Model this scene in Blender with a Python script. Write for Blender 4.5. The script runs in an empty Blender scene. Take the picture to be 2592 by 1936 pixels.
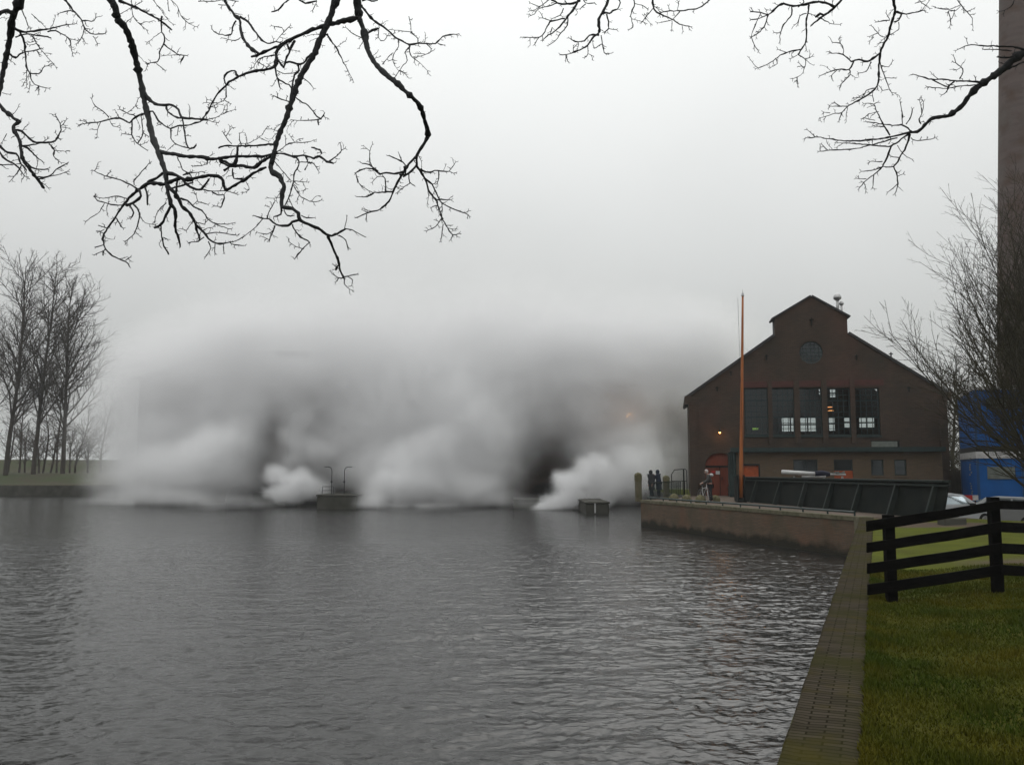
import bpy, bmesh, math, random
from math import sin, cos, pi, radians, sqrt, atan2
from mathutils import Vector, Matrix, noise as mnoise
from mathutils.geometry import tessellate_polygon

# ------------------------------------------------------------------ camera, world, light, exposure
sc = bpy.context.scene
col = sc.collection
G = 1.46                       # height of the quay and bank above the water (z = 0)
CAMZ = 3.16
F = 2196.0                     # focal length in photograph pixels (photo is 2592 wide)
PITCH = math.atan2(222.0, F)
cam_d = bpy.data.cameras.new('camera'); cam = bpy.data.objects.new('camera', cam_d); col.objects.link(cam)
cam.location = (0, 0, CAMZ); cam.rotation_euler = (pi / 2 + PITCH, 0, 0)
cam_d.sensor_width = 36; cam_d.lens = 36 * F / 2592.0
cam_d.clip_start = 0.05; cam_d.clip_end = 6000
sc.camera = cam

w = bpy.data.worlds.new('World'); sc.world = w; w.use_nodes = True
nt = w.node_tree; nt.nodes.clear()
wo = nt.nodes.new('ShaderNodeOutputWorld'); bg = nt.nodes.new('ShaderNodeBackground'); bg.inputs[1].default_value = 0.1
sky = nt.nodes.new('ShaderNodeTexSky'); sky.sky_type = 'NISHITA'; sky.sun_disc = False
SUN_EL, SUN_ROT = radians(42), radians(200)
sky.sun_elevation = SUN_EL; sky.sun_rotation = SUN_ROT; sky.dust_density = 4; sky.air_density = 1.2
# overcast: an even cloud deck, three times brighter overhead than at the horizon, veiling the blue sky
tc = nt.nodes.new('ShaderNodeTexCoord'); sep = nt.nodes.new('ShaderNodeSeparateXYZ')
nt.links.new(tc.outputs['Generated'], sep.inputs[0])
mr = nt.nodes.new('ShaderNodeMapRange'); mr.inputs[1].default_value = -0.02; mr.inputs[2].default_value = 1.0
mr.inputs[3].default_value = 3.7; mr.inputs[4].default_value = 17.2
nt.links.new(sep.outputs['Z'], mr.inputs[0])
nz = nt.nodes.new('ShaderNodeTexNoise'); nz.inputs['Scale'].default_value = 1.6; nz.inputs['Detail'].default_value = 3
nt.links.new(tc.outputs['Generated'], nz.inputs['Vector'])
mr2 = nt.nodes.new('ShaderNodeMapRange'); mr2.inputs[1].default_value = 0.3; mr2.inputs[2].default_value = 0.7
mr2.inputs[3].default_value = 0.94; mr2.inputs[4].default_value = 1.06
nt.links.new(nz.outputs['Fac'], mr2.inputs[0])
mul = nt.nodes.new('ShaderNodeMath'); mul.operation = 'MULTIPLY'
nt.links.new(mr.outputs[0], mul.inputs[0]); nt.links.new(mr2.outputs[0], mul.inputs[1])
tint = nt.nodes.new('ShaderNodeVectorMath'); tint.operation = 'SCALE'; tint.inputs[0].default_value = (0.985, 1.0, 0.988)
nt.links.new(mul.outputs[0], tint.inputs['Scale'])
mixw = nt.nodes.new('ShaderNodeMix'); mixw.data_type = 'RGBA'; mixw.inputs[0].default_value = 0.04
nt.links.new(tint.outputs[0], mixw.inputs[6]); nt.links.new(sky.outputs[0], mixw.inputs[7])
nt.links.new(mixw.outputs[2], bg.inputs[0]); nt.links.new(bg.outputs[0], wo.inputs[0])

sun_d = bpy.data.lights.new('sun', 'SUN'); sun = bpy.data.objects.new('sun', sun_d); col.objects.link(sun)
sun_d.energy = 0.5; sun_d.angle = radians(40); sun_d.color = (1, 0.97, 0.93)
sun.rotation_euler = (pi / 2 - SUN_EL, 0, pi - SUN_ROT + pi)
sun.location = (0, -20, 40)

sc.view_settings.view_transform = 'Standard'; sc.view_settings.look = 'None'
sc.view_settings.exposure = 0.0; sc.view_settings.gamma = 1.0
cy = sc.cycles
cy.max_bounces = 8; cy.diffuse_bounces = 2; cy.glossy_bounces = 3; cy.transparent_max_bounces = 24
cy.volume_bounces = 12; cy.max_bounces = 12; cy.volume_step_rate = 1.5; cy.volume_max_steps = 256
cy.use_denoising = True; cy.caustics_reflective = False; cy.caustics_refractive = False
cy.sample_clamp_indirect = 4.0

# ------------------------------------------------------------------ helpers
def ray(px, py):
    u = (px - 1296) / F; v = -(py - 968) / F
    return Vector((u, cos(PITCH) - v * sin(PITCH), v * cos(PITCH) + sin(PITCH)))
def P(px, py, Y):
    d = ray(px, py); t = Y / d.y
    return Vector((d.x * t, Y, CAMZ + d.z * t))
def PZ(px, py, Z):
    d = ray(px, py); t = (Z - CAMZ) / d.z
    return Vector((d.x * t, d.y * t, Z))
def sst(x, a, b):
    t = max(0.0, min(1.0, (x - a) / (b - a))); return t * t * (3 - 2 * t)

class MB:
    def __init__(s): s.v = []; s.f = []; s.m = []; s.cur = 0
    def face(s, idx): s.f.append(idx); s.m.append(s.cur)
    def add(s, vs, fs):
        o = len(s.v); s.v.extend(tuple(v) for v in vs)
        for f in fs: s.face([i + o for i in f])
    def box(s, a, b, rot=None, about=None):
        x0, y0, z0 = a; x1, y1, z1 = b
        vs = [Vector(p) for p in ((x0,y0,z0),(x1,y0,z0),(x1,y1,z0),(x0,y1,z0),(x0,y0,z1),(x1,y0,z1),(x1,y1,z1),(x0,y1,z1))]
        if rot is not None:
            c = Vector(about) if about is not None else Vector(((x0+x1)/2,(y0+y1)/2,(z0+z1)/2))
            vs = [c + rot @ (v - c) for v in vs]
        s.add(vs, [(0,3,2,1),(4,5,6,7),(0,1,5,4),(1,2,6,5),(2,3,7,6),(3,0,4,7)])
    def bar(s, p, q, wd, ht=None, up=(0,0,1)):
        p, q = Vector(p), Vector(q); ht = wd if ht is None else ht
        d = (q - p).normalized(); u = Vector(up)
        if abs(d.dot(u)) > 0.98: u = Vector((1, 0, 0))
        r = d.cross(u).normalized() * wd / 2; t = r.cross(d).normalized() * ht / 2
        s.add([p-r-t, p+r-t, p+r+t, p-r+t, q-r-t, q+r-t, q+r+t, q-r+t], [(0,1,2,3),(7,6,5,4),(0,4,5,1),(1,5,6,2),(2,6,7,3),(3,7,4,0)])
    def tube(s, pts, rad, n=6, cap=True):
        pts = [Vector(p) for p in pts]
        if isinstance(rad, (int, float)): rad = [rad] * len(pts)
        o = len(s.v); k = len(pts); ref = None
        for i, p in enumerate(pts):
            d = (pts[min(i+1, k-1)] - pts[max(i-1, 0)])
            if d.length < 1e-9: d = Vector((0, 0, 1))
            d.normalize()
            if ref is None:
                ref = d.cross(Vector((0, 0, 1)) if abs(d.z) < 0.9 else Vector((1, 0, 0))).normalized()
            else:
                ref = ref - d * ref.dot(d)
                ref = ref.normalized() if ref.length > 1e-6 else d.orthogonal().normalized()
            b = d.cross(ref)
            for j in range(n):
                a = 2 * pi * j / n
                s.v.append(tuple(p + (ref * cos(a) + b * sin(a)) * rad[i]))
        for i in range(k - 1):
            for j in range(n):
                a = o + i*n + j; b2 = o + i*n + (j+1) % n
                s.face([a, b2, b2 + n, a + n])
        if cap:
            s.face([o + j for j in range(n)][::-1]); s.face([o + (k-1)*n + j for j in range(n)])
    def lathe(s, c, prof, n=16, axis=None):
        c = Vector(c); o = len(s.v); R = Matrix.Identity(3)
        if axis is not None: R = Vector((0, 0, 1)).rotation_difference(Vector(axis)).to_matrix()
        for r, z in prof:
            for j in range(n):
                a = 2*pi*j/n; s.v.append(tuple(c + R @ Vector((r*cos(a), r*sin(a), z))))
        for i in range(len(prof) - 1):
            for j in range(n):
                a = o + i*n + j; b = o + i*n + (j+1) % n
                s.face([a, b, b+n, a+n])
        s.face([o + j for j in range(n)][::-1]); s.face([o + (len(prof)-1)*n + j for j in range(n)])
    def wall(s, outer, holes, f0, f1):
        """flat wall with openings: loops are (u, v) pairs; f0 / f1 map (u, v) to the two faces"""
        loops = [outer] + list(holes); o = len(s.v); flat = [p for l in loops for p in l]; n = len(flat)
        s.v.extend(tuple(f0(*p)) for p in flat); s.v.extend(tuple(f1(*p)) for p in flat)
        for t in tessellate_polygon([[Vector((p[0], p[1], 0)) for p in l] for l in loops]):
            s.face([o + i for i in t]); s.face([o + n + i for i in t][::-1])
        k = 0
        for l in loops:
            m = len(l)
            for i in range(m):
                a = o + k + i; b = o + k + (i+1) % m
                s.face([a, b, b + n, a + n])
            k += m
    def build(s, name, mat, parent=None, smooth=False, loc=None, bevel=0):
        me = bpy.data.meshes.new(name)
        if loc is not None:
            L = Vector(loc); s.v = [tuple(Vector(v) - L) for v in s.v]
        me.from_pydata(s.v, [], s.f)
        mats = mat if isinstance(mat, (list, tuple)) else [mat]
        for m in mats: me.materials.append(m)
        if len(mats) > 1: me.polygons.foreach_set('material_index', s.m)
        me.validate()
        bm = bmesh.new(); bm.from_mesh(me); bmesh.ops.recalc_face_normals(bm, faces=bm.faces); bm.to_mesh(me); bm.free()
        if smooth: me.polygons.foreach_set('use_smooth', [True] * len(me.polygons))
        o = bpy.data.objects.new(name, me); col.objects.link(o)
        if loc is not None: o.location = loc
        if parent is not None:
            o.parent = parent
            if loc is None: o.matrix_parent_inverse = Matrix.Translation(-parent_origin(parent))
        if bevel:
            b = o.modifiers.new('bevel', 'BEVEL'); b.width = bevel; b.segments = 2; b.limit_method = 'ANGLE'
        return o
ORIG = {}
def parent_origin(p):          # every mesh part is written in world coordinates; only things have a place of their own
    return Vector(p.location) if p.name in ORIG else Vector((0, 0, 0))
def tag(o, label=None, cat=None, group=None, kind=None):
    if label: o['label'] = label
    if cat: o['category'] = cat
    if group: o['group'] = group
    if kind: o['kind'] = kind
    return o
def thing(name, label, cat, loc=(0, 0, 0), group=None):
    o = bpy.data.objects.new(name, None); col.objects.link(o); o.location = loc; o.empty_display_size = 0.3
    ORIG[o.name] = 1
    return tag(o, label, cat, group)
def copy_tree(o, parent=None):
    c = o.copy(); col.objects.link(c)
    if o.name in ORIG: ORIG[c.name] = 1
    if parent is not None: c.parent = parent
    for ch in list(o.children): copy_tree(ch, c)
    return c

# ------------------------------------------------------------------ materials
def mat(name, colr, rough=0.8, col2=None, nscale=3.0, bump=0.0, bscale=20.0, metal=0.0, spec=0.3, detail=5, coords='Object', stretch=(1,1,1), lo=0.35, hi=0.65):
    m = bpy.data.materials.new(name); m.use_nodes = True; t = m.node_tree; N = t.nodes; L = t.links
    b = N['Principled BSDF']; b.inputs['Roughness'].default_value = rough; b.inputs['Metallic'].default_value = metal
    b.inputs['Specular IOR Level'].default_value = spec
    c = N.new('ShaderNodeTexCoord'); mp = N.new('ShaderNodeMapping'); mp.inputs['Scale'].default_value = stretch
    L.new(c.outputs[coords], mp.inputs[0])
    n1 = N.new('ShaderNodeTexNoise'); n1.inputs['Scale'].default_value = nscale; n1.inputs['Detail'].default_value = detail
    L.new(mp.outputs[0], n1.inputs['Vector'])
    r = N.new('ShaderNodeMapRange'); r.inputs[1].default_value = lo; r.inputs[2].default_value = hi
    L.new(n1.outputs['Fac'], r.inputs[0])
    mx = N.new('ShaderNodeMix'); mx.data_type = 'RGBA'
    mx.inputs[6].default_value = (*colr, 1); c2 = col2 or tuple(x * 0.7 for x in colr); mx.inputs[7].default_value = (*c2, 1)
    L.new(r.outputs[0], mx.inputs[0]); L.new(mx.outputs[2], b.inputs['Base Color'])
    if bump:
        n2 = N.new('ShaderNodeTexNoise'); n2.inputs['Scale'].default_value = bscale; n2.inputs['Detail'].default_value = 4
        L.new(mp.outputs[0], n2.inputs['Vector'])
        bp = N.new('ShaderNodeBump'); bp.inputs['Strength'].default_value = bump; bp.inputs['Distance'].default_value = 0.02
        L.new(n2.outputs['Fac'], bp.inputs['Height']); L.new(bp.outputs[0], b.inputs['Normal'])
    return m
def brick_mat(name, c1, c2, mortar, bw=0.22, bh=0.065, horiz=False, patch=None, patch_amt=0.5, rough=0.9, stain=None, wet=None):
    m = bpy.data.materials.new(name); m.use_nodes = True; t = m.node_tree; N = t.nodes; L = t.links
    b = N['Principled BSDF']; b.inputs['Roughness'].default_value = rough; b.inputs['Specular IOR Level'].default_value = 0.0 if horiz else 0.2
    g = N.new('ShaderNodeNewGeometry'); s = N.new('ShaderNodeSeparateXYZ'); L.new(g.outputs['Position'], s.inputs[0])
    cb = N.new('ShaderNodeCombineXYZ')
    if horiz:
        c = N.new('ShaderNodeTexCoord'); L.new(c.outputs['UV'], cb.inputs[0]); vec = c.outputs['UV']
    else:
        a = N.new('ShaderNodeMath'); a.operation = 'ADD'; L.new(s.outputs[0], a.inputs[0]); L.new(s.outputs[1], a.inputs[1])
        L.new(a.outputs[0], cb.inputs[0]); L.new(s.outputs[2], cb.inputs[1]); vec = cb.outputs[0]
    br = N.new('ShaderNodeTexBrick'); br.inputs['Scale'].default_value = 1.0
    br.inputs['Brick Width'].default_value = bw; br.inputs['Row Height'].default_value = bh
    br.inputs['Mortar Size'].default_value = 0.008; br.inputs['Mortar Smooth'].default_value = 0.3; br.inputs['Bias'].default_value = 0.0
    br.inputs['Color1'].default_value = (*c1, 1); br.inputs['Color2'].default_value = (*c2, 1); br.inputs['Mortar'].default_value = (*mortar, 1)
    L.new(vec, br.inputs['Vector'])
    out = br.outputs['Color']
    for colr, sc_, amt, lo, hi in ([(patch, 0.8, patch_amt, 0.45, 0.7)] if patch else []) + ([(stain[0], stain[1], stain[2], 0.5, 0.75)] if stain else []):
        n1 = N.new('ShaderNodeTexNoise'); n1.inputs['Scale'].default_value = sc_; n1.inputs['Detail'].default_value = 6
        L.new(g.outputs['Position'], n1.inputs['Vector'])
        r = N.new('ShaderNodeMapRange'); r.inputs[1].default_value = lo; r.inputs[2].default_value = hi; r.inputs[4].default_value = amt
        L.new(n1.outputs['Fac'], r.inputs[0])
        mx = N.new('ShaderNodeMix'); mx.data_type = 'RGBA'; L.new(r.outputs[0], mx.inputs[0]); L.new(out, mx.inputs[6]); mx.inputs[7].default_value = (*colr, 1)
        out = mx.outputs[2]
    if wet:       # dark slimy band above the water, its upper edge ragged
        n1 = N.new('ShaderNodeTexNoise'); n1.inputs['Scale'].default_value = 1.3; n1.inputs['Detail'].default_value = 5; L.new(g.outputs['Position'], n1.inputs['Vector'])
        ma = N.new('ShaderNodeMath'); ma.operation = 'MULTIPLY_ADD'; ma.inputs[1].default_value = -0.9; L.new(n1.outputs['Fac'], ma.inputs[0]); L.new(s.outputs[2], ma.inputs[2])
        r = N.new('ShaderNodeMapRange'); r.inputs[1].default_value = -.28; r.inputs[2].default_value = .0; r.inputs[3].default_value = .92; r.inputs[4].default_value = 0; L.new(ma.outputs[0], r.inputs[0])
        mx = N.new('ShaderNodeMix'); mx.data_type = 'RGBA'; L.new(r.outputs[0], mx.inputs[0]); L.new(out, mx.inputs[6]); mx.inputs[7].default_value = (*wet, 1); out = mx.outputs[2]
    L.new(out, b.inputs['Base Color'])
    bp = N.new('ShaderNodeBump'); bp.invert = True; bp.inputs['Strength'].default_value = 0.6; bp.inputs['Distance'].default_value = 0.01
    n3 = N.new('ShaderNodeTexNoise'); n3.inputs['Scale'].default_value = 30; L.new(g.outputs['Position'], n3.inputs['Vector'])
    ad = N.new('ShaderNodeMath'); ad.operation = 'ADD'; L.new(br.outputs['Fac'], ad.inputs[0]); L.new(n3.outputs['Fac'], ad.inputs[1])
    L.new(ad.outputs[0], bp.inputs['Height']); L.new(bp.outputs[0], b.inputs['Normal'])
    return m
def glass_mat(name, tintc=(0.8, 0.84, 0.84), refl=0.35):
    m = bpy.data.materials.new(name); m.use_nodes = True; t = m.node_tree; N = t.nodes; L = t.links
    out = N['Material Output']; N.remove(N['Principled BSDF'])
    tr = N.new('ShaderNodeBsdfTransparent'); tr.inputs[0].default_value = (*tintc, 1)
    gl = N.new('ShaderNodeBsdfGlossy'); gl.inputs['Roughness'].default_value = 0.08; gl.inputs[0].default_value = (0.75, 0.85, 0.9, 1)
    fr = N.new('ShaderNodeFresnel'); fr.inputs[0].default_value = 1.5
    ad = N.new('ShaderNodeMath'); ad.operation = 'MULTIPLY_ADD'; ad.inputs[1].default_value = 1.0; ad.inputs[2].default_value = refl * 0.05
    L.new(fr.outputs[0], ad.inputs[0])
    mx = N.new('ShaderNodeMixShader'); L.new(ad.outputs[0], mx.inputs[0]); L.new(tr.outputs[0], mx.inputs[1]); L.new(gl.outputs[0], mx.inputs[2])
    L.new(mx.outputs[0], out.inputs['Surface'])
    return m
def emis_mat(name, colr, strength):
    m = bpy.data.materials.new(name); m.use_nodes = True; N = m.node_tree.nodes
    b = N['Principled BSDF']; b.inputs['Base Color'].default_value = (*colr, 1)
    b.inputs['Emission Color'].default_value = (*colr, 1); b.inputs['Emission Strength'].default_value = strength
    return m

M = {}
M['brick'] = brick_mat('brick', (0.058, 0.035, 0.023), (0.038, 0.024, 0.016), (0.06, 0.052, 0.043), patch=(0.032, 0.027, 0.02), patch_amt=0.7, stain=((0.088, 0.042, 0.032), 0.25, 0.6))
M['brick_pale'] = brick_mat('brick_pale', (0.105, 0.07, 0.042), (0.08, 0.055, 0.034), (0.09, 0.08, 0.065), patch=(0.08, 0.06, 0.035), patch_amt=0.5)
M['brick_red'] = brick_mat('brick_red', (0.085, 0.03, 0.025), (0.065, 0.025, 0.02), (0.06, 0.04, 0.035))
M['quay_brick'] = brick_mat('quay_brick', (0.12, 0.078, 0.05), (0.09, 0.062, 0.042), (0.08, 0.07, 0.055), patch=(0.055, 0.05, 0.03), patch_amt=0.8, stain=((0.13, 0.06, 0.035), 0.7, 0.6), wet=(0.012, 0.012, 0.007))
M['chimney_brick'] = brick_mat('chimney_brick', (0.112, 0.084, 0.078), (0.085, 0.064, 0.059), (0.095, 0.08, 0.072), bw=0.8, bh=0.3, patch=(0.07, 0.042, 0.030), patch_amt=0.9, stain=((0.105, 0.092, 0.085), 0.35, 0.8))
M['coping'] = brick_mat('coping', (0.058, 0.049, 0.037), (0.037, 0.032, 0.023), (0.018, 0.016, 0.011), bw=0.22, bh=0.066, horiz=True, patch=(0.034, 0.034, 0.012), patch_amt=0.85, stain=((0.055, 0.045, 0.008), 2.6, 0.5), rough=0.8)
M['stone'] = mat('stone', (0.12, 0.105, 0.07), 0.9, (0.065, 0.062, 0.032), 4, 0.4, 15)
M['moss_stone'] = mat('moss_stone', (0.125, 0.11, 0.06), 0.95, (0.06, 0.058, 0.025), 9, 0.5, 20)
M['concrete'] = mat('concrete', (0.055, 0.053, 0.044), 0.9, (0.028, 0.028, 0.02), 1.2, 0.4, 8)
M['teal'] = mat('teal', (0.012, 0.028, 0.027), 0.5, (0.008, 0.018, 0.017), 5)
M['barrier_panel'] = mat('barrier_panel', (0.0035, 0.006, 0.0055), 0.7, (0.007, 0.009, 0.007), 1.6, 0.3, 6, spec=0.08)
M['barrier_rib'] = mat('barrier_rib', (0.014, 0.021, 0.020), 0.6, (0.022, 0.027, 0.023), 3, 0.2, 6, spec=0.15)
M['dark_steel'] = mat('dark_steel', (0.005, 0.008, 0.0075), 0.6, (0.010, 0.011, 0.009), 2.5, 0.2, 6, spec=0.12)
M['black_wood'] = mat('black_wood', (0.003, 0.003, 0.0028), 0.85, (0.006, 0.0055, 0.005), 12, 0.5, 30, stretch=(0.3, 1, 1), spec=0.03)
M['roof'] = mat('roof_tiles', (0.035, 0.033, 0.035), 0.7, (0.022, 0.022, 0.022), 2, 0.3, 5)
M['red_door'] = mat('red_door', (0.16, 0.030, 0.010), 0.6, (0.11, 0.02, 0.008), 6, 0.1, 40, stretch=(4, 1, 0.3))
M['orange'] = mat('orange', (0.30, 0.055, 0.008), 0.55, (0.22, 0.04, 0.007), 5)
M['pole_wood'] = mat('pole_wood', (0.34, 0.105, 0.022), 0.5, (0.24, 0.07, 0.018), 8, stretch=(1, 1, 0.15))
M['silver'] = mat('silver', (0.4, 0.4, 0.4), 0.35, (0.3, 0.3, 0.3), 6, metal=0.8)
M['window_frame'] = mat('window_frame', (0.015, 0.028, 0.026), 0.5, (0.01, 0.02, 0.02), 8)
M['glass'] = glass_mat('glass')
M['glass_dark'] = glass_mat('glass_dark', (0.2, 0.22, 0.22), 0.8)
M['interior'] = mat('interior', (0.05, 0.045, 0.04), 0.9, (0.035, 0.03, 0.028), 1)
M['panel_grey'] = mat('panel_grey', (0.14, 0.155, 0.14), 0.6, (0.10, 0.115, 0.1), 4)
M['white'] = mat('white', (0.42, 0.42, 0.42), 0.5, (0.3, 0.3, 0.3), 5)
M['white_paint'] = mat('white_paint', (0.5, 0.5, 0.5), 0.35, (0.42, 0.42, 0.42), 3)
M['blue'] = mat('blue_paint', (0.002, 0.075, 0.27), 0.55, (0.002, 0.062, 0.22), 1.5, 0.05, 4, spec=.15)
M['blue_dark'] = mat('blue_dark', (0.004, 0.045, 0.13), 0.5, (0.003, 0.035, 0.11), 2)
M['navy'] = mat('navy', (0.01, 0.012, 0.03), 0.8, (0.008, 0.009, 0.02), 5)
M['black'] = mat('black', (0.01, 0.01, 0.01), 0.6, (0.006, 0.006, 0.006), 5)
M['rubber'] = mat('rubber', (0.012, 0.012, 0.012), 0.85)
M['red'] = mat('red', (0.35, 0.012, 0.01), 0.4, (0.28, 0.01, 0.01), 5)
M['tail_lamp'] = mat('tail_lamp', (0.45, 0.02, 0.015), 0.2, (0.35, 0.015, 0.01), 5)
M['car_silver'] = mat('car_silver', (0.26, 0.27, 0.27), 0.3, (0.24, 0.25, 0.25), 3, metal=0.3, spec=0.6)
M['car_white'] = mat('car_white', (0.5, 0.52, 0.54), 0.25, (0.46, 0.48, 0.5), 3, spec=0.6)
M['paving'] = brick_mat('paving', (0.11, 0.08, 0.065), (0.085, 0.065, 0.05), (0.05, 0.045, 0.035), bw=0.3, bh=0.1, patch=(0.06, 0.055, 0.035), patch_amt=0.6)
M['skin'] = mat('skin', (0.35, 0.2, 0.15), 0.6, (0.3, 0.17, 0.13), 10)
M['hair'] = mat('grey_hair', (0.42, 0.38, 0.36), 0.8, (0.32, 0.29, 0.28), 30, 0.5, 60)
M['coat_dark'] = mat('coat_dark', (0.016, 0.017, 0.02), 0.85, (0.01, 0.01, 0.013), 10)
M['coat_grey'] = mat('coat_grey', (0.045, 0.045, 0.042), 0.85, (0.03, 0.03, 0.028), 10)
M['jeans'] = mat('jeans', (0.018, 0.02, 0.03), 0.9, (0.012, 0.013, 0.02), 12)
M['coat_blue'] = mat('coat_blue', (0.012, 0.018, 0.035), 0.85, (0.008, 0.012, 0.024), 10)
M['bark_dark'] = mat('bark_dark', (0.024, 0.024, 0.026), 0.95, (0.012, 0.014, 0.014), 25, 0.8, 60)
M['bark_grey'] = mat('bark_grey', (0.045, 0.036, 0.028), 0.95, (0.028, 0.022, 0.016), 1.5, 0.5, 8)
M['bark_green'] = mat('bark_green', (0.034, 0.030, 0.014), 0.95, (0.02, 0.016, 0.009), 1.5, 0.5, 10)
M['bark_brown'] = mat('bark_brown', (0.05, 0.036, 0.024), 0.95, (0.03, 0.022, 0.014), 2, 0.5, 10)

def grass_mat():
    m = bpy.data.materials.new('grass_ground'); m.use_nodes = True; t = m.node_tree; N = t.nodes; L = t.links
    b = N['Principled BSDF']; b.inputs['Roughness'].default_value = 0.95; b.inputs['Specular IOR Level'].default_value = 0.1
    g = N.new('ShaderNodeNewGeometry')
    def nse(s, d=5):
        n = N.new('ShaderNodeTexNoise'); n.inputs['Scale'].default_value = s; n.inputs['Detail'].default_value = d
        L.new(g.outputs['Position'], n.inputs['Vector']); return n.outputs['Fac']
    def ramp(f, lo, hi, a=1.0):
        r = N.new('ShaderNodeMapRange'); r.inputs[1].default_value = lo; r.inputs[2].default_value = hi; r.inputs[4].default_value = a
        L.new(f, r.inputs[0]); return r.outputs[0]
    def mix(f, a, bb):
        x = N.new('ShaderNodeMix'); x.data_type = 'RGBA'; L.new(f, x.inputs[0])
        if isinstance(a, tuple): x.inputs[6].default_value = (*a, 1)
        else: L.new(a, x.inputs[6])
        x.inputs[7].default_value = (*bb, 1); return x.outputs[2]
    c = mix(ramp(nse(0.5), 0.4, 0.62), (0.036, 0.046, 0.003), (0.056, 0.050, 0.004))
    c = mix(ramp(nse(4.0), 0.35, 0.75, 0.8), c, (0.018, 0.026, 0.002))
    c = mix(ramp(nse(25.0), 0.35, 0.75, 0.8), c, (0.066, 0.072, 0.004))
    a2 = N.new('ShaderNodeAttribute'); a2.attribute_name = 'lawn'
    lw = N.new('ShaderNodeMath'); lw.operation = 'MULTIPLY'; L.new(a2.outputs['Fac'], lw.inputs[0]); L.new(ramp(nse(1.2), 0.25, 0.6, .9), lw.inputs[1])
    c = mix(lw.outputs[0], c, (0.074, 0.086, 0.003))
    at = N.new('ShaderNodeAttribute'); at.attribute_name = 'path'
    c = mix(at.outputs['Fac'], c, (0.075, 0.055, 0.04))
    L.new(c, b.inputs['Base Color'])
    bp = N.new('ShaderNodeBump'); bp.inputs['Strength'].default_value = 0.9; bp.inputs['Distance'].default_value = 0.03
    L.new(nse(40.0), bp.inputs['Height']); L.new(bp.outputs[0], b.inputs['Normal'])
    return m
M['grass'] = grass_mat()
M['grass_far'] = mat('grass_far', (0.022, 0.034, 0.004), 0.95, (0.032, 0.026, 0.010), 0.25, 0.4, 3)
M['blade'] = mat('grass_blade', (0.036, 0.054, 0.002), 0.8, (0.080, 0.072, 0.004), 1.1, spec=0.15, coords='Object')
# ------------------------------------------------------------------ ground, quay and water
def bank_edge(Y):          # x of the water's edge of the near bank
    return 1.52 + (Y - 5.2) * 0.4175
YC, XC = 31.6, 12.4        # corner where the near bank meets the quay
XC = bank_edge(YC)
QX, QY = 7.35, 50.0        # far end of the quay
TX, TY = 11.9, 57.5        # terrace side reaches the boiler house here
def edge(Y):
    if Y <= YC: return bank_edge(Y)
    if Y <= QY: return XC + (QX - XC) * (Y - YC) / (QY - YC)
    if Y <= TY: return QX + (TX - QX) * (Y - QY) / (TY - QY)
    return TX
def ground_z(X, Y):
    z = G
    if Y < 30:
        d = (X - bank_edge(Y)) * 0.92
        z += 0.24 * sst(d, 0.9, 5.0) * (1 - sst(Y, 14, 24))
    z -= 1.0 * sst(X, 16.0, 20.5) * sst(Y, 27, 37)
    if Y < 30 and X > bank_edge(Y) + 0.7: z += 0.05 * mnoise.noise(Vector((X * 0.8, Y * 0.8, 0)))
    return z

# land of the near bank, the terrace and the car park: one sheet, clipped at the water's edge
def land():
    ys = []; y = -12.0
    while y < 95: ys.append(y); y += 0.35 if y < 32 else 1.0
    ys += [130, 250, 600, 1500, 4000]
    ys = sorted(set(ys + [YC, QY, TY]))
    offs = [0.0, 0.5] + [0.5 + 0.35 * i for i in range(1, 40)] + [15, 16.5, 18, 20, 22, 25, 30, 40, 60, 120, 400, 1200, 3500]
    vs, fs, pa, la = [], [], [], []
    for Y in ys:
        e = edge(Y) + (0.0)
        for o in offs:
            X = e + o; z = ground_z(X, Y)
            if Y > 110: z = G
            vs.append((X, Y, z - (0.01 if o < 0.5 else 0)))
            # worn path across the grass beyond the fence, bare earth near the trees
            p = 0.0
            if Y < 60:
                dd = abs((Y - 27.6) + (X - 12) * 0.03)
                p = max(p, 1 - sst(dd, 0.7, 1.5)) if X > 10.6 else 0
                p = max(p, (1 - sst(abs(Y - 15.2 + (X - 9) * 0.15), 0.5, 1.1)) * sst(X, 7.6, 8.6) * 0.9)
                if Y > 31: p = 1.0
            pa.append(p); la.append(sst(Y, 11.4, 13.0))
    n = len(offs)
    for j in range(len(ys) - 1):
        for i in range(n - 1):
            a = j * n + i; fs.append((a, a + 1, a + n + 1, a + n))
    me = bpy.data.meshes.new('ground'); me.from_pydata(vs, [], fs); me.materials.append(M['grass'])
    at = me.attributes.new('path', 'FLOAT', 'POINT'); at.data.foreach_set('value', pa)
    at = me.attributes.new('lawn', 'FLOAT', 'POINT'); at.data.foreach_set('value', la)
    me.polygons.foreach_set('use_smooth', [True] * len(fs))
    o = bpy.data.objects.new('ground', me); col.objects.link(o); tag(o, kind='structure')
land()

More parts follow.
